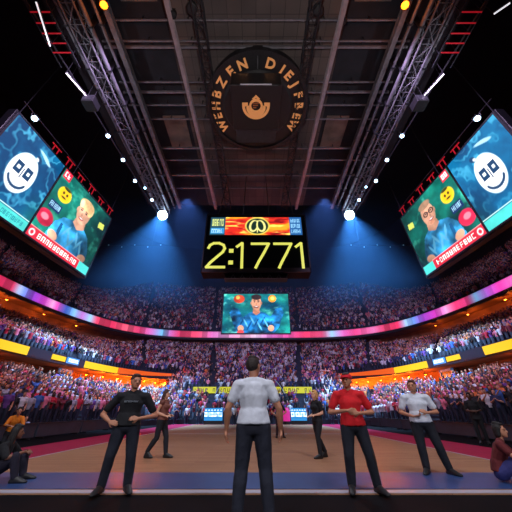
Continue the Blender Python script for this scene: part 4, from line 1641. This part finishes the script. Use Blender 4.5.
def foot_pieces(b, j, s, g, tag_):
    a, t = j['ank' + s], j['toe' + s]
    d = (t - a)
    d.z = 0
    d = d.normalized()
    heel = a - d * .045
    z = min(a.z - .06, t.z)
    b.piece([(a, .036 + g), (V((heel.x, heel.y, z + .005)), .032 + g), (V((t.x, t.y, z)) - d * .03, (.038 + g, .038 + g, .026 + g * .5)), (V((t.x, t.y, z - .003)) + d * .02, (.028 + g, .028 + g, .02 + g * .5))], tag_)


SKIN = {'light': rgb(218, 160, 132), 'tan': rgb(188, 128, 100), 'brown': rgb(126, 80, 60), 'dark': rgb(82, 52, 42)}
M_skin = {k: mat('skin_' + k, c, 0.55, 0, 0.06, 20) for k, c in SKIN.items()}
M_eye = mat('eye_dark', rgb(38, 28, 26), 0.25)
M_lip = {k: mat('lip_' + k, tuple(x * f for x, f in zip(c, (0.75, 0.5, 0.5))), 0.5) for k, c in SKIN.items()}


def cloth(name, c, noise_=0.12):
    return mat('cloth_' + name, c, 0.9, 0, noise_, 14, 0.25)


def hair_blob(b, style, j, tag_='hair', g=0.0):
    M = head_matrix(j)
    if style == 'bald':
        return
    b.piece([((0, .022, .045), (.083 + g, .096 + g, .088 + g)), ((0, .045, .0), (.074 + g, .072 + g, .06 + g))], tag_, M)
    b.piece([((0, -.045, .105), (.055, .035, .024)), ((0, .03, .12), (.06, .06, .03))], tag_, M)
    if style == 'long':
        b.piece([((0, .05, .03), (.085, .065, .08)), ((0, .085, -.14), (.075, .035, .06)), ((0, .095, -.27), (.06, .03, .05))], tag_, M)
        for s in (-1, 1):
            b.piece([((s * .07, .02, .02), (.022, .05, .06)), ((s * .075, .03, -.10), (.022, .035, .06)), ((s * .07, .03, -.20), (.022, .03, .05))], tag_, M)
    if style == 'bob':
        b.piece([((0, .05, .02), (.088, .068, .085)), ((0, .06, -.09), (.08, .05, .04))], tag_, M)
        for s in (-1, 1):
            b.piece([((s * .074, .01, .03), (.02, .05, .05)), ((s * .078, .02, -.06), (.02, .04, .05))], tag_, M)


def person(label, loc, rz, H, j, skin='light', hair='short', hair_c=rgb(40, 30, 28), shirt=None, shirt_c=None, trousers_c=rgb(26, 28, 40),
           shoe_c=rgb(24, 24, 28), female=False, voxel=0.0085, hem=.83, sleeve=.62, shorts=False, cap_c=None, extra=None, group=None, wide=1.0):
    k = H / 1.80
    b = Blob()
    torso_pieces(b, j, 0.0, 'skin', female=female)
    head_pieces(b, j)
    for s in 'LR':
        arm_pieces(b, j, s, True)
        leg_pieces(b, j, s, 0.0, 'skin')
        foot_pieces(b, j, s, 0.0, 'skin')
    me = b.mesh('person', voxel, 3)
    me.materials.append(M_skin[skin])
    me.materials.append(M_eye)
    me.materials.append(M_lip[skin])
    M = head_matrix(j)
    pts = [(M @ V((.030, -.090, .006)), .0105, 1), (M @ V((-.030, -.090, .006)), .0105, 1), (M @ V((0, -.100, -.055)), .013, 2), (M @ V((.014, -.096, -.056)), .010, 2), (M @ V((-.014, -.096, -.056)), .010, 2)]
    for s in (-1, 1):
        for t in (0.015, 0.03, 0.045):
            pts.append((M @ V((s * t, -.094 + t * .15, .032)), .009, 1))
    for p in me.polygons:
        for c, r, mi in pts:
            if (p.center - c).length < r:
                p.material_index = mi
                break
    body = link('person', me)
    body.location = loc
    body.rotation_euler = (0, 0, rz)
    body.scale = (k * wide, k * wide, k)
    tag(body, label, 'person', group)

    def child(name, bl, m, vx=0.012, sm=5, wr=0.0):
        o = link(name, bl.mesh(name, vx, sm, wr), body)
        o.data.materials.append(m)
        return o

    if hair and hair != 'bald':
        hb = Blob()
        hair_blob(hb, hair, j)
        child('hair', hb, mat('hair_%02x%02x%02x' % tuple(int(x * 255) for x in hair_c), hair_c, 0.7, 0, 0.25, 60, 0.4), 0.009, 2, 0.002)
    sb = Blob()
    torso_pieces(sb, j, .020, 'shirt', female=female, hem=hem)
    if sleeve > 0:
        for s in 'LR':
            a, e = j['sh' + s], j['el' + s]
            sb.piece([(a, .074), (a.lerp(e, sleeve * .6), .070), (a.lerp(e, sleeve), .064)], 'shirt')
    sh = child('tee_shirt' if sleeve else 'tank_top', sb, cloth(shirt, shirt_c), 0.012, 3, 0.006)
    tb = Blob()
    tb.piece([(j['pelvis'] + V((0, 0, .05)), (.165, .115, .06)), (j['pelvis'] - V((0, 0, .05)), (.172, .125, .08))], 't')
    for s in 'LR':
        leg_pieces(tb, j, s, .020, 't', end=(0.05 if shorts else 0.97))
    child('shorts' if shorts else 'trousers', tb, cloth('t%02x%02x%02x' % tuple(int(x * 255) for x in trousers_c), trousers_c), 0.013, 3, 0.005)
    for s in 'LR':
        fb = Blob()
        foot_pieces(fb, j, s, .012, 's')
        child('shoe', fb, mat('shoe_%02x%02x%02x' % tuple(int(x * 255) for x in shoe_c), shoe_c, 0.5), 0.010, 2)
    if cap_c is not None:
        cb = Blob()
        cb.piece([((0, .012, .062), (.090, .104, .075)), ((0, .012, .045), (.092, .106, .02))], 'c', M)
        co = child('cap', cb, cloth('cap', cap_c), 0.009, 2)
        rb = Blob()
        rb.piece([((0, -.085, .055), (.07, .02, .006)), ((0, -.165, .045), (.045, .02, .005))], 'c', M)
        r_ = link('cap_brim', rb.mesh('cap_brim', 0.006, 1), co)
        r_.data.materials.append(MATS['cloth_cap'])
    if extra:
        extra(body, sh, j)
    return body


def chest_print(body, shirt, j):
    """small grey lettering across the chest"""
    b = MB()
    y = j['chest'].y - .148
    for i in range(8):
        x = -.10 + .027 * i
        b.box((x, y - .004, 1.315), (x + .006, y + .03, 1.345)).box((x, y - .004, 1.338 if i % 2 else 1.326), (x + .02, y + .03, 1.345 if i % 2 else 1.333))
        if i % 3 != 1:
            b.box((x + .014, y - .004, 1.315), (x + .02, y + .03, 1.345))
    b.build('chest_print', mat('print_grey', rgb(120, 126, 136), 0.8), shirt)


def ground(u, v):
    p = PZ(u, v, 0.0)
    return p


def place(u, Y):
    d = (math.cos(TILT) * Y + math.sin(TILT) * (-0.2))
    return V(((u - 256) / FPX * d, Y, 0))


# man in the white tee with his back to the camera
j = pose_of(elL=(.30, .03, 1.15), elR=(-.30, .03, 1.15), wrL=(.315, -.05, .91), wrR=(-.315, -.05, .91), pnL=(-1, .1, 0), pnR=(1, .1, 0),
            ankL=(.16, .03, .09), ankR=(-.16, .03, .09), kneeL=(.13, -.01, .5), kneeR=(-.13, -.01, .5), toeL=(.20, -.16, .03), toeR=(-.20, -.16, .03), yaw=-0.5)
person('man in white tee shirt standing with his back turned under the scoreboard', place(253.5, 4.35), PI, 1.87, j, 'tan', 'short', rgb(40, 28, 26),
       'white', rgb(206, 210, 222), rgb(30, 33, 48), hem=.955, sleeve=.62, wide=1.14)

# man in black tee, arms bent, hands at the belt
j = pose_of(elL=(.40, .06, 1.10), elR=(-.40, .05, 1.12), shL=(.20, .01, 1.42), shR=(-.20, .01, 1.42), wrL=(.17, -.19, 1.06), wrR=(-.26, -.13, 1.02), hdL=(-1, -.25, .05), hdR=(.85, -.4, -.25), pnL=(0, 1, -.2), pnR=(.2, 1, -.2), curl=.5,
            ankL=(.16, .03, .09), ankR=(-.19, .03, .09), kneeL=(.14, -.03, .5), kneeR=(-.15, -.03, .5), toeL=(.22, -.16, .03), toeR=(-.25, -.16, .03), yaw=.35)
person('man in black tee shirt with grey chest print, hands at his belt', place(127.5, 5.75), 0.28, 1.78, j, 'tan', 'short', rgb(60, 36, 30),
       'black', rgb(20, 20, 26), rgb(26, 30, 44), extra=chest_print, hem=.93, sleeve=.7, wide=1.16)

# woman with long brown hair walking, seen from the side
j = pose_of(elL=(.22, .10, 1.16), elR=(-.22, .10, 1.16), wrL=(.14, -.17, 1.08), wrR=(-.12, -.18, 1.06), hdL=(-.3, -1, .1), hdR=(.3, -1, .1), pnL=(-.4, .2, -1), pnR=(.4, .2, -1), shL=(.165, .01, 1.43), shR=(-.165, .01, 1.43),
            kneeL=(.09, -.16, .52), ankL=(.09, -.22, .10), toeL=(.09, -.42, .04), kneeR=(-.09, .05, .50), ankR=(-.09, .30, .16), toeR=(-.09, .14, .03), pitch=.1)
person('woman with long brown hair in sleeveless tan top walking behind the black tee man', place(162.5, 9.6), PI / 2 - .25, 1.76, j, 'light', 'long', rgb(74, 44, 34),
       'tan', rgb(120, 72, 62), rgb(24, 26, 36), female=True, sleeve=0, hem=.95)

# man in red tee and red cap, forearms crossed low
j = pose_of(elL=(.33, .02, 1.14), elR=(-.33, .02, 1.14), shL=(.195, .01, 1.43), shR=(-.195, .01, 1.43), wrL=(.09, -.20, 1.13), wrR=(-.10, -.21, 1.17), hdL=(-1, -.08, .12), hdR=(1, -.05, .02), pnL=(0, 1, 0), pnR=(0, 1, .1), curl=.35,
            ankL=(.22, .03, .09), ankR=(-.14, .03, .09), kneeL=(.17, -.03, .5), kneeR=(-.13, -.03, .5), toeL=(.29, -.15, .03), toeR=(-.18, -.16, .03), yaw=-.45)
person('man in red tee shirt and red cap with his forearms crossed', place(353, 5.75), -0.12, 1.80, j, 'tan', 'short', rgb(44, 30, 28),
       'red', rgb(206, 22, 34), rgb(24, 27, 40), cap_c=rgb(196, 20, 40), hem=.92, sleeve=.66, wide=1.14)

# heavier man in white tee, hands together at the belly
j = pose_of(elL=(.31, .02, 1.13), elR=(-.31, .03, 1.13), shL=(.195, .01, 1.43), shR=(-.195, .01, 1.43), wrL=(.12, -.22, 1.12), wrR=(-.13, -.20, 1.05), hdL=(-.8, -.3, .35), hdR=(1, -.2, .1), pnL=(0, 1, -.3), pnR=(0, .5, 1), curl=.6,
            ankL=(.26, .05, .09), ankR=(-.10, .0, .09), kneeL=(.18, -.02, .5), kneeR=(-.10, -.03, .5), toeL=(.36, -.11, .03), toeR=(-.16, -.18, .03), yaw=-.3)
person('man in white tee shirt on the right, hands together before his belly', place(421, 7.3), -0.35, 1.82, j, 'tan', 'short', rgb(96, 56, 44),
       'white', rgb(206, 210, 222), rgb(26, 28, 38), hem=.92, sleeve=.66, wide=1.2)

# blonde woman in black tee, side on, striding
j = pose_of(elL=(.21, .06, 1.15), elR=(-.21, .08, 1.15), wrL=(.12, -.18, 1.10), wrR=(-.12, -.18, 1.07), hdL=(-.4, -1, 0), hdR=(.4, -1, 0), pnL=(-.3, .2, -1), pnR=(.3, .2, -1), shL=(.165, .01, 1.43), shR=(-.165, .01, 1.43),
            kneeL=(.08, -.10, .51), ankL=(.08, -.06, .09), toeL=(.08, -.26, .03), kneeR=(-.09, .04, .50), ankR=(-.09, .27, .14), toeR=(-.09, .10, .03))
person('blonde woman in black tee shirt striding beside the red tee man', place(317, 9.6), -PI / 2 + .5, 1.74, j, 'light', 'bob', rgb(206, 150, 92),
       'black', rgb(20, 20, 26), rgb(24, 24, 32), female=True, sleeve=.6, hem=.9)

# small dark figure, hands on hips, deep on the court
j = pose_of(elL=(.40, .05, 1.16), elR=(-.40, .05, 1.16), wrL=(.19, -.06, 1.02), wrR=(-.19, -.06, 1.02), hdL=(-.6, -.6, -.4), hdR=(.6, -.6, -.4), pnL=(-.6, .6, 0), pnR=(.6, .6, 0),
            ankL=(.2, .03, .09), ankR=(-.14, .03, .09), toeL=(.25, -.15, .03), toeR=(-.2, -.15, .03))
person('distant person in black with hands on hips, just right of white tee man', place(279, 16.6), 0.1, 1.78, j, 'tan', 'short', rgb(40, 26, 24),
       'black', rgb(20, 20, 26), rgb(40, 18, 28), hem=.86, voxel=.011)

# crouching people at the near baseline
def crouch(**k):
    d = dict(pelvis=(0, .22, .15), waist=(0, .20, .32), chest=(0, .12, .48), neck=(0, .05, .66), head=(0, .00, .83),
             shL=(.18, .08, .60), shR=(-.18, .08, .60), hipL=(.10, .20, .14), hipR=(-.10, .20, .14), kneeL=(.20, -.20, .44), kneeR=(-.20, -.20, .44),
             ankL=(.17, -.30, .09), ankR=(-.17, -.30, .09), toeL=(.20, -.50, .03), toeR=(-.20, -.50, .03),
             elL=(.28, -.08, .42), elR=(-.28, -.08, .42), wrL=(.10, -.30, .50), wrR=(-.10, -.30, .50), hdL=(-.8, -.4, -.2), hdR=(.8, -.4, -.2), pnL=(0, .3, -1), pnR=(0, .3, -1), curl=.5)
    d.update(k)
    return pose_of(**d)


person('dark-haired person in black sitting on the floor at the near left baseline end', place(21, 6.5), PI / 2 + .25, 1.72, crouch(yaw=.3), 'brown', 'long', rgb(24, 18, 20),
       'black', rgb(18, 18, 22), rgb(30, 26, 44), hem=.16, sleeve=.9, voxel=.010)
person('dark-haired person in maroon top sitting on the floor at the near right baseline corner', place(497, 6.4), .9, 1.80, crouch(yaw=-.3), 'tan', 'bob', rgb(28, 18, 20),
       'maroon', rgb(96, 28, 32), rgb(56, 58, 120), hem=.16, sleeve=.6, voxel=.010)
kneel = crouch(pelvis=(0, .12, .40), waist=(0, .09, .56), chest=(0, .03, .73), neck=(0, -.03, .91), head=(0, -.08, 1.09), shL=(.18, -.0, .85), shR=(-.18, -.0, .85), hipL=(.10, .12, .38), hipR=(-.10, .12, .38), kneeL=(.14, -.28, .46), ankL=(.14, -.24, .09), toeL=(.15, -.44, .03), kneeR=(-.14, -.16, .07), ankR=(-.13, .26, .10), toeR=(-.13, .30, .03),
               elL=(.27, -.18, .62), elR=(-.27, -.18, .62), wrL=(.10, -.36, .60), wrR=(-.10, -.36, .60))
# person in the orange jacket crouching by the left barrier
person('person in orange jacket kneeling before the left barrier boards', place(17, 13.4), .7, 1.95, kneel, 'tan', 'short', rgb(30, 22, 22),
       'orange', rgb(222, 124, 30), rgb(20, 22, 30), hem=.38, sleeve=.95, voxel=.012)
person('person in pale blue top sitting beside the orange jacket person', place(27, 16.6), .7, 1.85, crouch(yaw=.4), 'light', 'short', rgb(30, 26, 28),
       'paleblue', rgb(150, 170, 206), rgb(20, 22, 30), hem=.16, sleeve=.95, voxel=.012)
# tall dark figure by the right barrier
j = pose_of(wrL=(.12, -.2, 1.12), wrR=(-.12, -.2, 1.12), elL=(.27, .02, 1.15), elR=(-.27, .02, 1.15), hdL=(-1, -.2, 0), hdR=(1, -.2, 0), pnL=(0, 1, 0), pnR=(0, 1, 0))
person('tall person dressed all in black standing before the right barrier boards', place(476, 13.6), -.6, 1.90, j, 'dark', 'short', rgb(16, 14, 16),
       'black', rgb(16, 16, 22), rgb(16, 18, 26), hem=.8, sleeve=.95, voxel=.012)

# ------------------------------------------------------------------ spectators
def spectator_mesh(j, hair, female=False, voxel=.030):
    b = Blob()
    torso_pieces(b, j, .018, 'shirt', female=female)
    head_pieces(b, j, False)
    for s in 'LR':
        a, e, w = j['sh' + s], j['el' + s], j['wr' + s]
        b.piece([(a, .066), (a.lerp(e, .7), .06)], 'shirt')
        b.piece([(a.lerp(e, .7), .048), (e, .045)], 'skin')
        b.piece([(e, .046), (w, .036)], 'skin')
        add_hand(b, w, j['hd' + s], j['pn' + s], 1, .3, False)
        leg_pieces(b, j, s, .02, 'trousers')
        foot_pieces(b, j, s, .012, 'shoe')
    b.piece([(j['pelvis'], (.165, .115, .08)), (j['pelvis'] - V((0, 0, .06)), (.165, .115, .08))], 'trousers')
    hair_blob(b, hair, j)
    me = b.mesh('person', voxel, 1)
    tg = b.face_tags(me)
    order = {'skin': 0, 'face': 0, 'eye': 0, 'lip': 0, 'shirt': 1, 'trousers': 2, 'hair': 3, 'shoe': 2}
    me.materials.append(M_skin['light'])
    me.materials.append(objcol_mat('spectator_top'))
    me.materials.append(cloth('spectator_trousers', rgb(36, 40, 60)))
    me.materials.append(mat('spectator_hair', rgb(40, 28, 26), 0.8))
    me.polygons.foreach_set('material_index', [order[t] for t in tg])
    return me


POSES = [
    ('arms down', pose_of()),
    ('both arms raised', pose_of(elL=(.34, -.03, 1.60), elR=(-.34, -.03, 1.60), wrL=(.36, -.06, 1.84), wrR=(-.36, -.06, 1.84))),
    ('clapping', pose_of(elL=(.26, -.04, 1.16), elR=(-.26, -.04, 1.16), wrL=(.06, -.26, 1.27), wrR=(-.06, -.26, 1.27), hdL=(-.3, -.5, .8), hdR=(.3, -.5, .8))),
    ('arms crossed', pose_of(elL=(.29, -.02, 1.14), elR=(-.29, -.02, 1.14), wrL=(-.05, -.21, 1.20), wrR=(.05, -.19, 1.16), hdL=(-1, 0, .1), hdR=(1, 0, .1))),
    ('one arm raised', pose_of(elR=(-.30, -.05, 1.62), wrR=(-.26, -.10, 1.86))),
    ('raising a phone', pose_of(elL=(.26, -.14, 1.20), elR=(-.26, -.14, 1.20), wrL=(.06, -.34, 1.46), wrR=(-.06, -.34, 1.46), hdL=(-.2, 0, 1), hdR=(.2, 0, 1))),
]
HAIRS = ['short', 'long', 'short', 'bob', 'short', 'short']
MESHES = [spectator_mesh(p, h, h in ('long', 'bob')) for (d, p), h in zip(POSES, HAIRS)]
TOPS = [('white', rgb(206, 204, 212), 10), ('pale grey', rgb(150, 150, 162), 9), ('black', rgb(24, 24, 30), 16), ('navy', rgb(34, 44, 84), 14), ('crimson', rgb(176, 28, 52), 18),
        ('pink', rgb(214, 116, 140), 14), ('purple', rgb(98, 58, 132), 8), ('blue', rgb(52, 92, 160), 6), ('orange', rgb(206, 112, 56), 4), ('maroon', rgb(104, 30, 46), 8)]
TW = np.array([t[2] for t in TOPS], float)
TW /= TW.sum()
TF = np.array([16, 13, 22, 22, 5, 6, 10, 4, 1, 6], float)
TF /= TF.sum()
AISLES = np.array([.105, .27, .44, .60, .78])


def project(p):
    """p (n,3) -> pixel u, v, depth"""
    x, y, z = p[:, 0], p[:, 1], p[:, 2] - HC
    dep = math.cos(TILT) * y + math.sin(TILT) * z
    up = -math.sin(TILT) * y + math.cos(TILT) * z
    dd = np.where(dep > 0.1, dep, 0.1)
    return 256 + FPX * x / dd, 256 - FPX * up / dd, dep


seats = []     # x, y, z, nx, ny, tier, row, facing
for ti, nm in enumerate(('lower', 'mid', 'upper')):
    T = TIERS[nm]
    for k in range(T['rows']):
        pa, za, L = tier_row(T, k)
        pb, zb_, L2 = tier_row(T, k + 1)
        n_ = int((L + L2) / 2 / 0.56)
        f = (np.arange(n_) + 0.5 + rng.uniform(-.12, .12, n_)) / n_
        ar = np.linspace(0, 1, len(pa))
        t_ = rng.uniform(.35, .6, n_)
        xa, ya = np.interp(f, ar, pa[:, 0]), np.interp(f, ar, pa[:, 1])
        xb, yb = np.interp(f, ar, pb[:, 0]), np.interp(f, ar, pb[:, 1])
        z_ = np.interp(f, ar, za)
        x, y = xa + (xb - xa) * t_, ya + (yb - ya) * t_
        nx, ny = xa - xb, ya - yb
        ln = np.hypot(nx, ny) + 1e-9
        # inside an aisle?
        dist = np.abs(np.abs(2 * f - 1)[:, None] - AISLES[None]).min(1) * (L + L2) / 4
        keep = (dist > 0.46) & (rng.random(n_) < 0.95) & (y > 2.0)
        if nm == 'lower':
            keep &= ~((np.abs(x) < 10.5) & (y > 41.6) & (y < 45.4))     # clear of the yellow fascia boards
            keep &= ~((k >= T['rows'] - 3) & (far_w(x, 22.5, *T['w']) < .5))
        if nm == 'mid' and k >= T['rows'] - 3:
            keep &= far_w(x, 35.5, *T['w']) > .8
        a_ = np.column_stack([x, y, z_, nx / ln, ny / ln, np.full(n_, ti), np.full(n_, k), f])
        seats.append(a_[keep])
seats = np.concatenate(seats)
u, v, dep = project(seats[:, :3] + np.array([0, 0, 1.3]))
inf = (u > -6) & (u < 518) & (v > -10) & (v < 520) & (dep > 0)
nearv = (u > -60) & (u < 572) & (dep > 0)
# the nearest seats in view are built one by one
order = np.argsort(np.where(inf & (seats[:, 5] == 0), dep, 1e9))
N_IND = 300
ind = order[:N_IND]
is_ind = np.zeros(len(seats), bool)
is_ind[ind] = True


def ordinal(n):
    if n <= 20:
        return ORD[n - 1]
    return '%d%s' % (n, {1: 'st', 2: 'nd', 3: 'rd'}.get(n % 10, 'th'))


first = {}
groups = {}
for i in ind:
    x, y, z, nx, ny, ti, row, f = seats[i]
    groups.setdefault((int(row), -1 if x < 0 else 1), []).append(i)
for (row, s), lst in sorted(groups.items()):
    lst.sort(key=lambda i: seats[i][1])
    for q, i in enumerate(lst):
        x, y, z, nx, ny, ti, _, f = seats[i]
        pi = int(rng.integers(0, len(POSES))) if rng.random() < .75 else 0
        ci = int(rng.choice(len(TOPS), p=TW))
        nm, col, _w = TOPS[ci]
        lab = 'spectator in %s, %s, %s stand %s row, %s from near end' % (nm, POSES[pi][0], SIDE[s], ordinal(row + 1), ordinal(q + 1))
        if pi not in first:
            o = link('person', MESHES[pi])
            first[pi] = o
        else:
            o = first[pi].copy()
            C.objects.link(o)
        hh = float(rng.uniform(.90, 1.02))
        o.location = (x, y, z)
        o.rotation_euler = (0, 0, math.atan2(nx, -ny) + float(rng.uniform(-.35, .35)))
        o.scale = (hh, hh, hh)
        o.color = (*col, 1)
        sk = ['light', 'light', 'tan', 'tan', 'brown', 'dark'][int(rng.integers(0, 6))]
        o.material_slots[0].link = 'OBJECT'
        o.material_slots[0].material = M_skin[sk]
        tag(o, lab, 'person', 'spectators in the nearest rows')

# people standing by the far boards
far = [(199, 'black', 34.6), (205, 'crimson', 34.2), (213, 'crimson', 34.6), (226, 'blue', 33.0), (234, 'white', 32.4), (239, 'crimson', 34.5), (272, 'crimson', 34.4), (287, 'maroon', 34.8), (305, 'crimson', 34.3),
       (331, 'navy', 33.5), (338, 'white', 34.0), (176, 'navy', 33.6), (187, 'white', 34.0), (346, 'black', 33.2), (381, 'crimson', 31.0), (390, 'black', 30.5)]
for q, (uu, nm, Y) in enumerate(far):
    col = dict((t[0], t[1]) for t in TOPS)[nm]
    pi = [0, 3, 0, 5, 0, 2][q % 6]
    o = first[pi].copy() if pi in first else link('person', MESHES[pi])
    C.objects.link(o) if o.name not in C.objects else None
    o.location = place(uu, Y)
    o.rotation_euler = (0, 0, float(rng.uniform(-.5, .5)))
    o.scale = (1, 1, 1)
    o.color = (*col, 1)
    o.material_slots[0].link = 'OBJECT'
    o.material_slots[0].material = M_skin['tan']
    tag(o, 'distant person in %s top by the far baseline, %s from its left end' % (nm, ORD[sorted(a[0] for a in far).index(uu)]), 'person', 'people by the far baseline')

# ---- everyone further away: one body of crowd
def low_figure(arms):
    """coarse standing figure: rings for body and head, arms as slim boxes; returns verts, faces, part per vertex (0 top, 1 skin, 2 hair, 3 trousers)"""
    vs, fs, tg = [], [], []

    def ring(z, rx, ry, y, t, n=6):
        k0 = len(vs)
        for k in range(n):
            a = 2 * PI * (k + .5) / n
            vs.append((rx * math.cos(a), y + ry * math.sin(a), z))
            tg.append(t)
        return k0

    def skin_rings(rs, n=6):
        for a, b in zip(rs[:-1], rs[1:]):
            for k in range(n):
                k2 = (k + 1) % n
                fs.append((a + k, a + k2, b + k2, b + k))
        fs.append(tuple(rs[-1] + k for k in range(n)))

    skin_rings([ring(0, .15, .12, 0, 3), ring(.85, .17, .13, 0, 3)])
    skin_rings([ring(.80, .18, .13, 0, 0), ring(1.15, .17, .13, 0, 0), ring(1.38, .24, .13, 0, 0), ring(1.47, .12, .09, 0, 0)])
    skin_rings([ring(1.45, .05, .05, 0, 1), ring(1.56, .075, .085, -.02, 1), ring(1.68, .09, .10, -.01, 1), ring(1.74, .08, .09, .0, 2), ring(1.80, .04, .05, .01, 2)])
    for s in (-1, 1):
        if arms == 1 or (arms == 3 and s > 0):
            p0, p1 = V((s * .24, 0, 1.40)), V((s * .34, -.06, 1.92))
        elif arms == 2:
            p0, p1 = V((s * .25, 0, 1.36)), V((s * .06, -.30, 1.26))
        else:
            p0, p1 = V((s * .25, 0, 1.40)), V((s * .30, -.05, .92))
        k0 = len(vs)
        for p, t, w in ((p0, 0, .055), (p0.lerp(p1, .45), 0, .05), (p1, 1, .045)):
            for (dx, dy) in ((-w, -w), (w, -w), (w, w), (-w, w)):
                vs.append((p.x + dx, p.y + dy, p.z))
                tg.append(t)
        for a in (0, 4):
            for k in range(4):
                fs.append((k0 + a + k, k0 + a + (k + 1) % 4, k0 + a + 4 + (k + 1) % 4, k0 + a + 4 + k))
        fs.append((k0 + 8, k0 + 9, k0 + 10, k0 + 11))
    return np.array(vs), fs, np.array(tg)


figs = [low_figure(a) for a in (0, 1, 2, 3)]
rest = np.where(nearv & ~is_ind)[0]
allv, allc, loops, sizes = [], [], [], []
base = 0
topc = np.array([t[1] for t in TOPS])
skc = np.array([SKIN['light'], SKIN['light'], SKIN['tan'], SKIN['tan'], SKIN['brown'], SKIN['dark']])
hrc = np.array([rgb(30, 22, 22), rgb(52, 34, 28), rgb(22, 18, 20), rgb(120, 84, 52)])
which = rng.choice(4, size=len(rest), p=[.5, .14, .26, .10])
for wi in range(4):
    sel = rest[which == wi]
    m = len(sel)
    vs, fs, tg = figs[wi]
    nv = len(vs)
    st = seats[sel]
    ang = np.arctan2(st[:, 3], -st[:, 4]) + rng.uniform(-.4, .4, m)
    sc_ = rng.uniform(.80, 1.02, m)
    ca, sa = np.cos(ang), np.sin(ang)
    X = vs[None, :, 0] * sc_[:, None]
    Yv = vs[None, :, 1] * sc_[:, None]
    P = np.stack([X * ca[:, None] - Yv * sa[:, None] + st[:, 0:1], X * sa[:, None] + Yv * ca[:, None] + st[:, 1:2], vs[None, :, 2] * sc_[:, None] + st[:, 2:3]], 2)
    col = np.zeros((m, nv, 3))
    dd_ = np.hypot(st[:, 0], st[:, 1])
    tc = np.where((dd_ > 44)[:, None], topc[rng.choice(len(TOPS), size=m, p=TF)], topc[rng.choice(len(TOPS), size=m, p=TW)]) * rng.uniform(.75, 1.1, (m, 1))
    sk = skc[rng.integers(0, 6, m)]
    hr = hrc[rng.integers(0, 4, m)]
    tr = np.array([rgb(30, 32, 48)]) * np.ones((m, 1))
    for t, cc in ((0, tc), (1, sk), (2, hr), (3, tr)):
        col[:, tg == t] = cc[:, None]
    allv.append(P.reshape(-1, 3))
    allc.append(col.reshape(-1, 3))
    fl = np.concatenate([np.array(f) for f in fs])
    sz = np.array([len(f) for f in fs])
    loops.append((fl[None] + (base + np.arange(m) * nv)[:, None]).ravel())
    sizes.append(np.tile(sz, m))
    base += m * nv
allv, allc, loops, sizes = map(np.concatenate, (allv, allc, loops, sizes))
me = bpy.data.meshes.new('crowd')
me.vertices.add(len(allv))
me.vertices.foreach_set('co', allv.astype(np.float32).ravel())
me.loops.add(len(loops))
me.loops.foreach_set('vertex_index', loops.astype(np.int32))
me.polygons.add(len(sizes))
me.polygons.foreach_set('loop_start', np.r_[0, np.cumsum(sizes)[:-1]].astype(np.int32))
me.polygons.foreach_set('loop_total', sizes.astype(np.int32))
a = me.color_attributes.new('clothes', 'FLOAT_COLOR', 'POINT')
a.data.foreach_set('color', np.column_stack([allc, np.ones(len(allc))]).astype(np.float32).ravel())
me.materials.append(attr_mat('crowd_clothes', 'clothes', 0.85))
me.update(calc_edges=True)
o = link('crowd', me)
tag(o, 'dense crowd of spectators filling every tier of the arena stands', 'crowd', None, 'stuff')

# ------------------------------------------------------------------ thin stage haze hanging under the roof
m = bpy.data.materials.new('stage_haze')
m.use_nodes = True
nt = m.node_tree
nt.nodes.remove(nt.nodes['Principled BSDF'])
vs_ = nt.nodes.new('ShaderNodeVolumeScatter')
vs_.inputs['Color'].default_value = (0.16, 0.46, 1.0, 1)
vs_.inputs['Density'].default_value = 0.0030
vs_.inputs['Anisotropy'].default_value = 0.2
nt.links.new(vs_.outputs[0], nt.nodes['Material Output'].inputs['Volume'])
hz = MB().box((-36, 27, 14.0), (34, 64, 56)).build('haze', m)
tag(hz, 'thin blue stage haze hanging in the air under the roof', 'haze', None, 'stuff')
